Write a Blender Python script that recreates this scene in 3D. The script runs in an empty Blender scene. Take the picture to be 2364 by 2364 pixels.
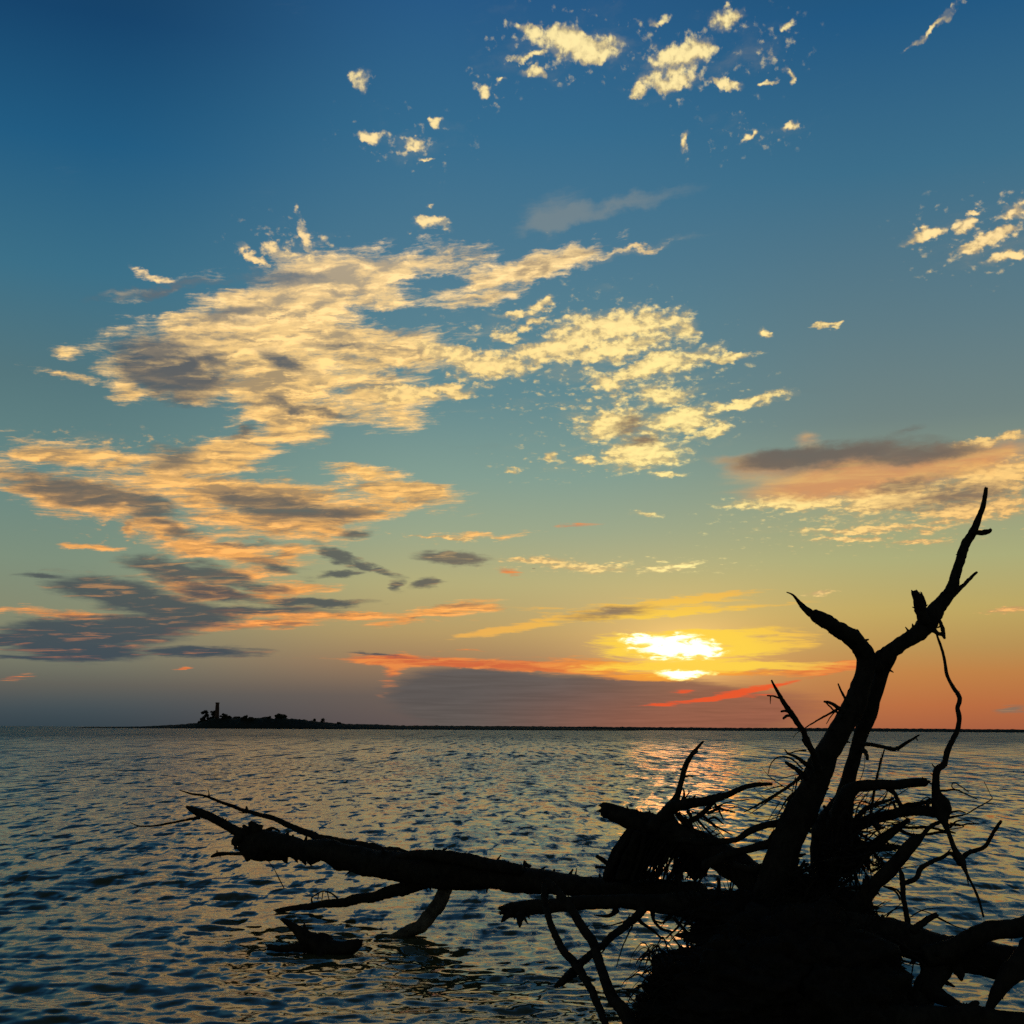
import bpy, bmesh, math, random
import numpy as np
from mathutils import Vector, Matrix, noise as mnoise
R_ = math.radians
scene = bpy.context.scene
COL = scene.collection
random.seed(7)

# ------------------------------------------------------------------ camera
T22 = math.tan(R_(22.0)); CAMH = 1.7
pitch, roll = R_(9.70), R_(0.30)
Fv = Vector((0, math.cos(pitch), math.sin(pitch)))
X0 = Vector((1, 0, 0)); U0 = X0.cross(Fv)
Rv = X0 * math.cos(roll) + U0 * math.sin(roll)
Uv = Rv.cross(Fv)
CP = Vector((0, 0, CAMH))
cd = bpy.data.cameras.new("camera"); cam = bpy.data.objects.new("camera", cd); COL.objects.link(cam)
cd.sensor_width = 36; cd.lens = 18 / T22; cd.clip_start = 0.1; cd.clip_end = 100000
cam.matrix_world = Matrix.Translation(CP) @ Matrix((Rv, Uv, -Fv)).transposed().to_4x4()
scene.camera = cam

def ray(fx, fy):                      # photo pixel (2364 px) -> world direction
    nx = (fx - 1182) / 1182 * T22; ny = (1182 - fy) / 1182 * T22
    return (Fv + Rv * nx + Uv * ny).normalized()
def at(fx, fy, Y):                    # world point at distance Y along +Y
    d = ray(fx, fy); return CP + d * (Y / d.y)
def water_y(fx, fy):
    d = ray(fx, fy); return d.y * (-CAMH / d.z)
def azel(fx, fy):
    d = ray(fx, fy); return math.degrees(math.atan2(d.x, d.y)), math.degrees(math.asin(d.z))
DS = 2364 / 1932.0
def dazel(x, y): return azel(x * DS, y * DS)

def s2l(c):
    return tuple((v / 255 / 12.92) if v / 255 <= 0.04045 else ((v / 255 + 0.055) / 1.055) ** 2.4 for v in c)

# ------------------------------------------------------------------ tags
def tag(o, label=None, cat=None, group=None, kind=None):
    if label: o['label'] = label
    if cat: o['category'] = cat
    if group: o['group'] = group
    if kind: o['kind'] = kind
    return o
def empty(name, loc=(0, 0, 0)):
    o = bpy.data.objects.new(name, None); o.location = loc; COL.objects.link(o); return o
def mesh_obj(name, verts, faces, mat, parent=None, smooth=True):
    me = bpy.data.meshes.new(name)
    loc = parent.location if parent is not None else Vector((0, 0, 0))
    if parent is not None: verts = [(v[0] - loc[0], v[1] - loc[1], v[2] - loc[2]) for v in verts]
    me.from_pydata(verts, [], faces); me.materials.append(mat)
    me.polygons.foreach_set("use_smooth", [smooth] * len(faces)); me.update()
    o = bpy.data.objects.new(name, me); COL.objects.link(o)
    if parent is not None: o.parent = parent
    return o

# ------------------------------------------------------------------ node helper
class E:
    nt = None
    def __init__(s, sock): s.s = sock
    @staticmethod
    def lk(v, inp):
        if isinstance(v, E): E.nt.links.new(v.s, inp)
        else: inp.default_value = v
    @staticmethod
    def m(op, *a):
        n = E.nt.nodes.new('ShaderNodeMath'); n.operation = op
        for i, v in enumerate(a): E.lk(v, n.inputs[i])
        return E(n.outputs[0])
    @staticmethod
    def v(op, *a, out=0):
        n = E.nt.nodes.new('ShaderNodeVectorMath'); n.operation = op
        for i, v in enumerate(a):
            if i == 1 and op == 'SCALE': E.lk(v, n.inputs[3])
            else: E.lk(v, n.inputs[i])
        return E(n.outputs[out])
    def __add__(s, o): return E.m('ADD', s, o)
    def __radd__(s, o): return E.m('ADD', s, o)
    def __sub__(s, o): return E.m('SUBTRACT', s, o)
    def __rsub__(s, o): return E.m('SUBTRACT', o, s)
    def __mul__(s, o): return E.m('MULTIPLY', s, o)
    def __rmul__(s, o): return E.m('MULTIPLY', s, o)
    def __truediv__(s, o): return E.m('DIVIDE', s, o)
def comb(x, y, z=0.0):
    n = E.nt.nodes.new('ShaderNodeCombineXYZ')
    for i, v in enumerate((x, y, z)): E.lk(v, n.inputs[i])
    return E(n.outputs[0])
def sep(v):
    n = E.nt.nodes.new('ShaderNodeSeparateXYZ'); E.lk(v, n.inputs[0]); return [E(o) for o in n.outputs]
def noise(v, scale, detail=4, rough=.5, lac=2.0, dist=0.0, color=False):
    n = E.nt.nodes.new('ShaderNodeTexNoise'); n.noise_dimensions = '3D'
    E.lk(v, n.inputs['Vector']); n.inputs['Scale'].default_value = scale; n.inputs['Detail'].default_value = detail
    n.inputs['Roughness'].default_value = rough; n.inputs['Lacunarity'].default_value = lac; n.inputs['Distortion'].default_value = dist
    return E(n.outputs['Color' if color else 0])
def smooth(x, a, b, lo=0.0, hi=1.0):
    n = E.nt.nodes.new('ShaderNodeMapRange'); n.interpolation_type = 'SMOOTHSTEP'; n.clamp = True
    E.lk(x, n.inputs[0]); 
    for i, v in enumerate((a, b, lo, hi)): n.inputs[i + 1].default_value = v
    return E(n.outputs[0])
def lin(x, a, b, lo=0.0, hi=1.0):
    n = E.nt.nodes.new('ShaderNodeMapRange'); n.clamp = True
    E.lk(x, n.inputs[0])
    for i, v in enumerate((a, b, lo, hi)): n.inputs[i + 1].default_value = v
    return E(n.outputs[0])
def mixc(f, a, b):
    n = E.nt.nodes.new('ShaderNodeMix'); n.data_type = 'RGBA'; n.clamp_factor = True
    E.lk(f, n.inputs['Factor'])
    for v, i in ((a, 6), (b, 7)):
        if isinstance(v, E): E.nt.links.new(v.s, n.inputs[i])
        else: n.inputs[i].default_value = (*v, 1) if len(v) == 3 else v
    return E(n.outputs[2])
def ramp(x, stops, interp='LINEAR'):      # stops (pos, linear rgb)
    n = E.nt.nodes.new('ShaderNodeValToRGB'); cr = n.color_ramp; cr.interpolation = interp
    E.lk(x, n.inputs[0])
    stops = sorted(stops)
    cr.elements[0].position = stops[0][0]; cr.elements[0].color = (*stops[0][1], 1)
    cr.elements[1].position = stops[-1][0]; cr.elements[1].color = (*stops[-1][1], 1)
    for p, c in stops[1:-1]:
        e = cr.elements.new(p); e.color = (*c, 1)
    return E(n.outputs[0])

# ------------------------------------------------------------------ sky (world): everything laid out by azimuth / elevation
SUN_AZ, SUN_EL = dazel(1287, 1238)
def build_world():
    w = bpy.data.worlds.new("World"); scene.world = w; w.use_nodes = True
    nt = w.node_tree; nt.nodes.clear(); E.nt = nt
    tc = nt.nodes.new('ShaderNodeTexCoord'); d = E(tc.outputs['Generated'])
    dx, dy, dz = sep(d)
    az = E.m('ARCTAN2', dx, dy) * 57.2958
    el = E.m('ARCSINE', dz) * 57.2958
    elc = E.m('MAXIMUM', el, 0.0)
    qx = az * 0.1; qy = E.m('LOGARITHM', elc + 3.0, math.e) * 3.3
    q = comb(qx, qy, 0.0)
    # --- domain warp
    w1 = noise(q, 1.6, 3, .55, color=True); w2 = noise(q, 7.0, 4, .6, color=True)
    stretch = lin(elc, 0.0, 22.0, 0.12, 1.0)
    wv = E.v('SUBTRACT', w1, (.5, .5, .5)); wv = E.v('SCALE', wv, 1.0)
    wv2 = E.v('SUBTRACT', w2, (.5, .5, .5)); wv2 = E.v('SCALE', wv2, 1.7)
    wv = E.v('ADD', wv, wv2); wv = E.v('MULTIPLY', wv, comb(1.0, stretch, 0.0))
    V = E.v('ADD', comb(az, el, 0.0), wv)
    wvs = E.v('SCALE', wv, 0.8)
    VS = E.v('ADD', comb(az, el, 0.0), wvs)

    def acc(blobs, coord, chans=1, soft=0):
        outs = [None] * 3; neg = [None] * 3
        for b in blobs:
            cx, cy, rx, ry, ang, wt = b[:6]; ch = b[6] if len(b) > 6 else 0
            a0, e0 = dazel(cx, cy); a1, _ = dazel(cx + 10, cy); _, e1 = dazel(cx, cy - 10)
            kx, ky = (a1 - a0) / 10, (e1 - e0) / 10
            T = .5; f = min(1 / (1 - T / max(abs(wt), .62)), 2.1)
            g = nt.nodes.new('ShaderNodeTexGradient'); g.gradient_type = 'SPHERICAL'
            nt.links.new(coord.s, g.inputs[0])
            tm = g.texture_mapping; tm.vector_type = 'TEXTURE'
            tm.translation = (a0, e0, 0); tm.rotation = (0, 0, R_(ang) ); tm.scale = (max(rx * kx * f, .02), max(ry * ky * f, .02), 1)
            t = E(g.outputs[1])
            if wt < 0: neg[ch] = t * wt if neg[ch] is None else E.m('MULTIPLY_ADD', t, wt, neg[ch])
            elif outs[ch] is None: outs[ch] = t * wt
            elif soft: outs[ch] = E.m('MAXIMUM', outs[ch], t * wt)
            else: outs[ch] = E.m('MULTIPLY_ADD', t, wt, outs[ch])
        for i in range(3):
            if neg[i] is not None and outs[i] is not None: outs[i] = outs[i] + neg[i]
        return outs[0] if chans == 1 else outs
    W, P, D = 0, 1, 2
    C1 = [  # high and middle clouds: wispy, puffy, dark
        (560, 570, 200, 60, 10, 1, W), (390, 622, 150, 32, 14, .9, W), (650, 515, 160, 38, 10, .9, W), (790, 490, 90, 28, 8, .85, W),
        (960, 515, 120, 26, 14, .95, W), (1080, 485, 60, 14, 20, .8, W), (1200, 468, 70, 6, 8, .7, W), (900, 560, 60, 16, 10, .75, W),
        (560, 640, 230, 60, 0, 1, W), (330, 695, 105, 54, -10, .95, W), (245, 735, 40, 22, -25, .7, W), (560, 715, 200, 60, -8, 1, W), (760, 668, 120, 24, -2, 1, W),
        (570, 785, 120, 38, 12, 1, W), (440, 845, 75, 42, 25, 1, W), (340, 890, 80, 34, 15, .9, W),
        (120, 858, 90, 22, -2, .8, W), (220, 880, 60, 14, 6, .7, W),
        (150, 935, 150, 30, -10, .95, W), (440, 930, 190, 34, 0, 1, W), (740, 925, 110, 24, -8, 1, W), (660, 965, 130, 24, 14, .95, W), (520, 985, 150, 26, -3, .95, W),
        (700, 895, 60, 10, -10, .8, W), (300, 990, 60, 20, -20, .8, W), (430, 1040, 130, 18, -2, .9, W), (540, 1045, 45, 14, 5, .85, W), (170, 1032, 40, 5, 0, .75, W), (300, 1010, 40, 14, -20, .7, W),
        (480, 1085, 60, 12, 0, .7, W), (540, 1110, 60, 14, 0, .85, W), (380, 1110, 70, 16, -8, .8, W),
        (80, 1158, 110, 8, -2, .7, W), (620, 1160, 190, 8, 0, .9, W), (480, 1180, 110, 7, 5, .85, W), (760, 1165, 60, 7, 8, .8, W), (865, 1150, 60, 12, 8, .9, W),
        (240, 1000, 14, 24, 0, .7, W), (130, 665, 22, 11, -15, .6, W), (120, 705, 50, 8, -8, .66, W), (300, 520, 30, 7, -20, .64, W),
        # faint ones up the middle
        (900, 1010, 90, 5, 0, .5, W), (1020, 577, 26, 12, 20, .85, P), (975, 596, 40, 7, 0, .85, P),
        # puffy central group
        (1170, 618, 110, 24, 0, 1.1, P), (1060, 650, 90, 26, 14, 1.15, P), (930, 690, 75, 24, 0, 1.1, P), (1150, 660, 110, 22, 8, 1.1, P), (860, 668, 70, 14, -8, .9, P),
        (800, 737, 100, 15, 4, 1.1, P), (1240, 690, 100, 20, 12, 1.15, P), (1370, 672, 42, 11, 5, 1, P), (1285, 620, 30, 22, -40, .7, P), (1005, 612, 20, 8, 0, .9, P), (960, 636, 24, 8, 0, .8, P),
        (1150, 722, 40, 16, 0, .85, P), (1250, 745, 50, 16, 0, .8, P), (1150, 800, 60, 26, 10, 1.0, P), (1210, 855, 75, 28, 0, 1.1, P), (1280, 795, 70, 22, 8, 1.05, P),
        (1400, 762, 75, 10, 9, 1, P), (1335, 815, 34, 12, 25, .95, P), (1110, 868, 20, 8, 0, .8, P), (1265, 895, 25, 4, 0, .7, P), (1040, 860, 14, 10, 0, .62, P), (965, 890, 16, 5, 0, .7, P),
        # top puffs
        (1085, 72, 75, 26, -4, 1.15, P), (1120, 95, 45, 16, 0, .9, P), (1008, 136, 24, 12, 0, 1.05, P), (1000, 98, 28, 8, 8, .9, P), (1005, 55, 26, 10, 0, .85, P), (1285, 100, 55, 26, 12, 1.15, P), (1265, 140, 45, 16, 0, .9, P), (1212, 165, 20, 11, 30, .85, P),
        (1372, 152, 26, 8, -25, .85, P), (1372, 36, 22, 14, 0, .85, P), (1250, 30, 14, 7, 0, .7, P), (1482, 45, 14, 7, 0, .68, P), (1488, 126, 7, 11, 0, .75, P), (1448, 155, 13, 6, 0, .85, P),
        (690, 152, 16, 14, 0, .85, P), (912, 180, 12, 12, 0, .8, P), (942, 148, 12, 5, 0, .7, P), (704, 257, 18, 9, 0, .85, P), (775, 270, 16, 7, 0, .95, P), (822, 235, 10, 8, 0, .8, P), (797, 290, 11, 4, 0, .8, P),
        (808, 420, 32, 13, -8, 1.1, P), (810, 377, 7, 4, 0, .65, P), (575, 440, 26, 9, -60, .75, P), (468, 479, 28, 6, -28, .85, P), (520, 470, 26, 10, 0, .68, P), (580, 480, 9, 9, 0, .7, P),
        (1562, 608, 22, 6, 0, .95, P), (1445, 628, 13, 6, 0, .8, P), (1410, 258, 16, 6, 25, .75, P), (1292, 260, 8, 16, 0, .66, P), (1485, 235, 12, 6, 0, .7, P), (1765, 50, 42, 5, 25, .7, P), (1040, 430, 0.1, .1, 0, .7, P),
        (1745, 440, 50, 12, 14, 1.1, P), (1822, 425, 18, 14, 0, 1, P), (1862, 456, 60, 12, 14, 1.15, P), (1905, 487, 42, 13, 10, 1.1, P), (1918, 400, 22, 13, 0, .7, P), (1840, 397, 12, 6, 0, .9, P),
        # altocumulus sheet on the right
        (1500, 948, 120, 14, 0, 1.05, P), (1680, 938, 130, 26, 2, 1.05, P), (1880, 900, 90, 34, 6, 1.05, P), (1650, 1000, 130, 7, -1, 1.0, P), (1840, 962, 110, 24, 3, 1.0, P), (1590, 1016, 60, 4, 0, .85, P), (1730, 1022, 50, 5, 0, .85, P), (1860, 828, 55, 7, 6, .9, P),
        (1100, 1068, 70, 7, -2, .8, P), (1020, 1060, 50, 5, 0, .7, P), (1270, 1070, 50, 7, 6, .8, P), (1225, 972, 22, 5, 0, .72, P), (850, 1015, 70, 3, 0, .66, P),
        (1550, 1122, 26, 4, 5, .8, P), (1900, 1150, 40, 4, 0, .68, P),
        # dark
        (318, 698, 100, 52, -12, 1.25, D), (400, 680, 50, 22, -15, .8, D), (540, 520, 70, 12, 0, .72, D), (430, 600, 60, 14, 15, .66, D), (540, 680, 56, 14, -25, .72, D), (560, 768, 80, 9, -8, .9, D), (650, 655, 60, 8, 0, .66, D),
        (460, 815, 26, 10, 20, .66, D), (330, 870, 55, 26, 15, .7, D), (300, 545, 90, 10, 14, .62, D),
        (150, 930, 130, 22, -8, 1.1, D), (270, 955, 60, 20, -15, 1.0, D), (520, 955, 120, 24, -6, 1.1, D), (640, 968, 60, 14, 0, .8, D), (330, 1000, 60, 12, -15, .7, D),
        (320, 1075, 80, 20, -8, 1.1, D), (440, 1090, 50, 14, -12, .8, D), (80, 1086, 45, 5, 0, .8, D), (440, 1026, 60, 5, 0, .7, D), (500, 1108, 50, 9, -5, .8, D),
        (220, 1115, 120, 26, -6, 1.2, D), (320, 1148, 140, 28, -8, 1.25, D), (260, 1180, 150, 26, 6, 1.2, D), (400, 1085, 80, 16, -10, .9, D), (580, 1135, 110, 8, 0, 1.1, D),
        (170, 1195, 180, 32, 4, 1.4, D), (150, 1225, 130, 24, 0, 1.3, D), (10, 1208, 60, 14, 0, 1.2, D), (380, 1230, 110, 9, 0, 1.1, D), (60, 1240, 70, 5, 0, .8, D), (320, 1180, 90, 14, 12, .9, D),
        (860, 1052, 70, 13, -2, 1.2, D), (640, 1048, 45, 10, -22, 1.0, D), (700, 1068, 50, 6, -18, .9, D), (650, 1080, 32, 5, 3, .85, D), (805, 1099, 24, 11, 0, .95, D), (745, 1102, 12, 10, -40, .8, D), (720, 1236, 40, 3, -4, .8, D),
        (1190, 800, 26, 14, 10, .8, D), (1215, 830, 26, 10, 5, .72, D), (1800, 935, 120, 22, 4, .72, D), (1700, 915, 90, 9, 4, .68, D), (1150, 1156, 75, 9, 4, .75, D), (1010, 1078, 1, 1, 0, .7, D),
        (1910, 1338, 30, 5, 8, .9, D), (660, 1010, 30, 8, 0, .75, D), (420, 1120, 90, 12, -6, 1.0, D), (520, 1070, 50, 10, -8, .8, D), (460, 1150, 150, 8, 2, .9, D),
        (340, 785, 60, 14, -10, -.6, W), (470, 815, 26, 12, 20, -.4, W), (720, 590, 60, 8, -5, -.5, W), (840, 535, 36, 9, 0, -.4, W), (390, 545, 60, 12, 10, -.5, W), (640, 740, 60, 8, -8, -.3, W), (300, 580, 50, 10, 8, -.5, W), (560, 900, 60, 8, 0, -.35, W),
    ]
    C1 = [(t[0], t[1], t[2], t[3], t[4], (t[5] * 1.14 if t[6] == W and t[5] > 0 else min(t[5] + .2, 1.25) if t[6] == P else t[5] * (1.12 if t[6] == D else 1)), t[6]) for t in C1]
    # shared noise fields
    ca, sa = math.cos(.16), math.sin(.16)
    qwx = qx * ca + qy * sa; qwy = (qy * ca - qx * sa) * 1.9
    qw = E.v('ADD', comb(qwx, qwy, 0.0), E.v('SCALE', E.v('SUBTRACT', w2, (.5, .5, .5)), .10))
    nW = noise(qw, 3.6, 8, .58, 2.15, .2)
    nM = noise(E.v('MULTIPLY', E.v('ADD', qw, (3.1, 1.7, 0)), (1.0, 1.45, 1.0)), 4.6, 6, .55, 2.1, .5)
    nL = noise(E.v('ADD', q, (5.3, .7, 0)), 2.4, 3, .5)
    nP = noise(q, 13.0, 4, .52, 2.2, .1)
    nPs = noise(E.v('ADD', q, (0.012, -0.026, 0.0)), 13.0, 3, .52, 2.2, .1)
    nH = noise(E.v('MULTIPLY', q, (1.0, 2.6, 1.0)), 3.2, 7, .58, 2.1, .4)
    relP = (nP - nPs) * 3.0
    nP2 = noise(q, 38.0, 3, .6)
    nWs = noise(E.v('ADD', qw, (.020, -.070, 0.0)), 3.6, 4, .58, 2.15, .2)
    relW = (nW - nWs) * 2.6
    nF = noise(E.v('MULTIPLY', qw, (1.0, 3.2, 1.0)), 9.0, 4, .6, 2.1, .5)
    vor = nt.nodes.new('ShaderNodeTexVoronoi'); vor.feature = 'SMOOTH_F1'; vor.inputs['Scale'].default_value = 26; vor.inputs['Smoothness'].default_value = .5
    E.lk(E.v('ADD', q, E.v('SCALE', E.v('SUBTRACT', w2, (.5, .5, .5)), .06)), vor.inputs['Vector'])
    bil = 0.5 - E(vor.outputs['Distance'])
    nS = noise(comb(az * .35, el * 3.2, 3.0), 1.5, 6, .6, 2.0, .6)
    def pick(lst, lo, hi):
        r = []
        for t in lst:
            e = dazel(t[0], t[1])[1]; ext = (t[3] + t[2] * abs(math.sin(R_(t[4])))) * .0245 * 1.9 + 1.3
            if e + ext > lo and e - ext < hi: r.append(t)
        return r
    def rampcol(x, cols):
        st = []
        for y, c in cols:
            e = dazel(x, y)[1]; st.append((min(max(e / 90, 0), 1), s2l(c)))
        st.append((1.0, s2l((20, 32, 42)))); st.append((.55, s2l((25, 42, 54)))); st.append((.43, s2l((26, 52, 72))))
        return ramp(elc / 90, st)
    left = rampcol(50, [(0, (22, 68, 108)), (250, (34, 92, 130)), (500, (60, 112, 136)), (700, (84, 118, 125)), (900, (104, 136, 132)), (1050, (126, 144, 124)), (1150, (134, 138, 112)), (1240, (120, 122, 104)), (1290, (98, 97, 90)), (1330, (70, 81, 86)), (1366, (54, 68, 76))])
    mid = rampcol(900, [(0, (40, 90, 134)), (250, (54, 108, 142)), (500, (78, 122, 144)), (750, (100, 138, 144)), (900, (130, 158, 146)), (1000, (152, 166, 138)), (1100, (178, 172, 122)), (1190, (180, 154, 102)), (1250, (154, 122, 92)), (1310, (104, 92, 86)), (1368, (92, 82, 82))])
    right = rampcol(1800, [(0, (34, 88, 130)), (300, (60, 110, 138)), (600, (94, 124, 134)), (780, (112, 132, 130)), (930, (144, 156, 130)), (1050, (170, 172, 122)), (1150, (188, 166, 98)), (1220, (182, 144, 84)), (1270, (188, 126, 70)), (1330, (182, 106, 64)), (1380, (164, 92, 64))])
    fl = smooth(az, -20.0, -3.0); fr = smooth(az, 2.0, 18.0)
    base = mixc(fr, mixc(fl, left, mid), right)
    sd = E.v('LENGTH', comb((az - SUN_AZ) * .55, (el - SUN_EL) * 1.0, 0.0), out=1)
    glow = E.m('POWER', math.e, sd * -0.42)
    glow2 = E.m('POWER', math.e, E.v('LENGTH', comb((az - SUN_AZ) * .7, (el - SUN_EL) * 1.3, 0.0), out=1) * -0.9)
    base = E.v('ADD', base, E.v('ADD', E.v('SCALE', (1.0, .50, .10), glow * 0.36), E.v('SCALE', (1.0, .62, .12), glow2 * .8)))
    lit0 = ramp(elc / 90, [(dazel(900, y)[1] / 90, s2l(c)) for y, c in [(1368, (196, 96, 60)), (1260, (230, 120, 66)), (1160, (240, 152, 74)), (1050, (240, 166, 88)), (900, (244, 186, 106)), (700, (250, 206, 132)), (450, (248, 212, 154)), (60, (242, 220, 160))]])
    near = E.m('POWER', math.e, E.v('LENGTH', comb((az - SUN_AZ - .5) * .8, (el - SUN_EL - 5) * .5, 0.0), out=1) * -0.12)
    lit = mixc(near, lit0, s2l((255, 238, 158)))
    litw = mixc(near * .35, lit0, s2l((255, 225, 130)))
    dark0 = ramp(elc / 90, [(dazel(300, y)[1] / 90, s2l(c)) for y, c in [(1360, (72, 70, 78)), (1240, (54, 70, 84)), (1130, (68, 78, 84)), (1000, (92, 92, 88)), (850, (104, 102, 96)), (680, (76, 88, 98)), (450, (110, 122, 130))]])
    dark = mixc(smooth(az, -8.0, 6.0), dark0, s2l((132, 112, 94)))
    tan = mixc(.5, dark, lit)

    def band(lo, hi):
        sky = base
        mW, mP, mD = acc(pick(C1, lo, hi), V, 3, .35)
        loose = [(1085, 85, 150, 60, 0, .36, 0), (1290, 110, 120, 60, 0, .36, 0), (1440, 90, 80, 70, 0, .30, 0), (760, 262, 110, 50, 0, .28, 0), (545, 460, 90, 40, 0, .32, 0), (1860, 445, 130, 70, 0, .34, 0), (1180, 740, 190, 90, 0, .40, 0), (1640, 985, 260, 44, 0, .40, 0), (1080, 870, 140, 36, 0, .30, 0),
                 (1160, 1066, 230, 16, 0, .36, 0), (920, 170, 40, 40, 0, .30, 0), (1080, 650, 200, 80, 0, .38, 0), (1400, 250, 110, 40, 0, .26, 0), (230, 840, 160, 26, 0, .3, 0), (300, 1000, 160, 30, 0, .34, 0), (860, 1016, 110, 10, 0, .3, 0)]
        ls = acc([t for t in pick(loose, lo, hi)], VS, 1, .3) if pick(loose, lo, hi) else None
        if ls is not None: mP = E.m('MAXIMUM', mP, ls)
        mW = mW * 1.35; mP = mP * 1.42; mD = mD * 1.25
        if lo < 5:   # bank of mauve cloud under the sun
            bank = acc([(1060, 1332, 290, 60, -3, 1.6), (1290, 1335, 240, 46, 0, 1.4), (900, 1325, 110, 46, -8, 1.1)], VS)
            aB = smooth(bank + (nH - .5) * .5, .26, .80)
            bcol = mixc(smooth(az, 1.0, 13.0), s2l((88, 86, 86)), s2l((150, 96, 72)))
            bcol = mixc(smooth(elc, .0, 2.8), mixc(smooth(az, -3.0, 8.0), s2l((96, 88, 84)), s2l((150, 92, 72))), bcol)
            bcol = E.v('SCALE', bcol, smooth(nH, .25, .75, .86, 1.12))
            sky = mixc(aB * 0.88, sky, bcol)
        if hi > 20:   # thin grey veil high in the middle
            ve = acc([(1150, 392, 120, 12, 12, 1.0), (1040, 405, 44, 26, 20, 1.0), (1180, 475, 100, 8, 10, .9)], VS) + (nL - .5) * .8 + (nF - .5) * .4
            sky = mixc(smooth(ve, .12, 1.1) * .42, sky, s2l((150, 150, 140)))
        # wispy sheets
        gW = smooth(mW, .02, .25)
        dW = mW + (nW - .5) * 2.4 + (nF - .5) * .8 - .04
        aW = E.m('MULTIPLY', smooth(dW, .22, 1.0), gW)
        rim = E.m('SUBTRACT', 1.0, smooth(dW, .55, 1.5))
        litW = mixc(smooth(nM + rim * .10 + (nL - .5) * .5 + relW * .35 + (nF - .5) * .25, .36, .62), mixc(.38, dark, litw), litw)
        litW = mixc(smooth(nM * .7 + .15 + (nL - .5) * .5 + relW * .6 + (nF - .5) * .35, .53, .74, 0.0, 1.0), litW, E.v('SCALE', litw, 1.3))
        sky = mixc(aW * .94, sky, litW)
        # puffs
        dP = mP + (nP - .5) * 1.7 + (nP2 - .5) * .9 + bil * .6 - .13
        aP = E.m('MULTIPLY', smooth(dP, .26, 1.0), smooth(mP, .05, .3))
        hz = smooth(mP + (nW - .5) * 1.2, .25, 1.1) * .30
        sky = mixc(hz, sky, tan)
        litP = mixc(smooth(relP + bil * .3 + (nP2 - .5) * .5, -.22, .30), tan, lit)
        litP = mixc(smooth(dP, .6, 1.5, .0, 0.8), litP, E.v('SCALE', lit, 1.18))
        sky = mixc(aP * .97, sky, litP)
        if lo < 17 and hi > 9:   # lens shaped smooth cloud on the right: grey top, orange belly
            oc = [(1600, 890, 210, 38, 4, 1.5), (1860, 862, 130, 30, 10, 1.3), (1400, 872, 60, 16, 0, 1.0), (1525, 832, 26, 14, 0, .8), (1560, 925, 130, 14, 3, .9)]
            aO = smooth(acc(oc, VS) + (nH - .5) * .8 + (nW - .5) * .5, .25, 1.35)
            ocol = mixc(smooth(nH, .35, .7), s2l((216, 150, 96)), s2l((232, 178, 106)))
            sky = mixc(aO * .88, sky, ocol)
            dc = [(1600, 862, 190, 24, 3, 1.6), (1460, 862, 70, 12, 4, 1.0), (1780, 858, 80, 12, 8, .9), (1720, 812, 28, 5, 10, .7)]
            aD2 = smooth(acc(dc, VS) + (nH - .5) * .9 + (nW - .5) * .5, .12, 1.35)
            sky = mixc(aD2 * .94, sky, s2l((108, 100, 92)))
        if lo < 10:
            S1 = [(1360, 1200, 170, 12, 2, 1.3, 0), (1440, 1222, 90, 12, 4, 1.3, 0), (1250, 1222, 130, 30, 0, 1.7, 0), (1180, 1150, 150, 16, 3, 1.0, 0), (1000, 1182, 80, 7, 9, .85, 0), (900, 1195, 60, 5, 6, .8, 0), (1330, 1126, 110, 5, 6, 1.0, 0), (1340, 1152, 140, 5, 4, 1.0, 0), (1300, 1262, 190, 10, 0, 1.2, 0), (1440, 1252, 110, 7, 0, 1.0, 0),
                  (900, 1252, 260, 6, -2, .9, 1), (1020, 1262, 210, 8, -4, 1.1, 1), (1150, 1250, 130, 7, -3, 1.0, 1), (1420, 1268, 190, 7, 3, 1.0, 1), (1570, 1262, 70, 8, 10, .9, 1), (740, 1268, 30, 14, 60, .85, 1), (740, 1250, 60, 6, 0, .85, 1),
                  (350, 1262, 18, 2.2, 3, 1.3, 1), (28, 1277, 38, 5, 4, .85, 1), (1080, 990, 42, 5, 2, .75, 1), (880, 1228, 40, 2.4, 0, .7, 1), (960, 1080, 24, 6, -10, .9, 1),
                  (1385, 1306, 55, 5, 10, .9, 2), (1330, 1320, 100, 3, 5, .95, 2), (1290, 1305, 20, 5, 0, .85, 2), (1480, 1290, 80, 3, 12, .8, 2), (1265, 1330, 30, 2, 2, .8, 2), (1420, 1343, 18, 1.5, 0, .6, 2)]
            sy_, so_, sr_ = acc(S1, E.v('ADD', comb(az, el, 0.0), E.v('MULTIPLY', wv, (.5, .8, 0.0))), 3)
            gt = lambda m: smooth(m, .04, .3)
            aS = smooth(sy_ + (nS - .5) * 2.3, .34, 1.0) * gt(sy_); aO_ = smooth(so_ + (nS - .5) * 2.0, .30, .95) * gt(so_); aR = smooth(sr_ + (nS - .5) * 2.4, .33, .9) * gt(sr_)
            sunn = E.m('POWER', math.e, E.v('LENGTH', comb((az - SUN_AZ) * .45, (el - SUN_EL) * 1.0, 0.0), out=1) * -0.55)
            sky = mixc(aO_ * .9, sky, mixc(smooth(sunn, .1, .7), mixc(smooth(nS, .38, .62), s2l((214, 104, 60)), s2l((240, 142, 70))), s2l((255, 170, 50))))
            sky = mixc(aR * .88, sky, s2l((240, 88, 42)))
            ycol = mixc(smooth(sunn, .04, .5), s2l((236, 176, 86)), (1.0, .66, .07))
            sky = mixc(aS * .95, sky, ycol)
            aD = E.m('MULTIPLY', smooth(mD + (nH - .5) * 1.2 + (nM - .5) * .7, .22, 1.0), smooth(mD, .05, .3))
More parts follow.
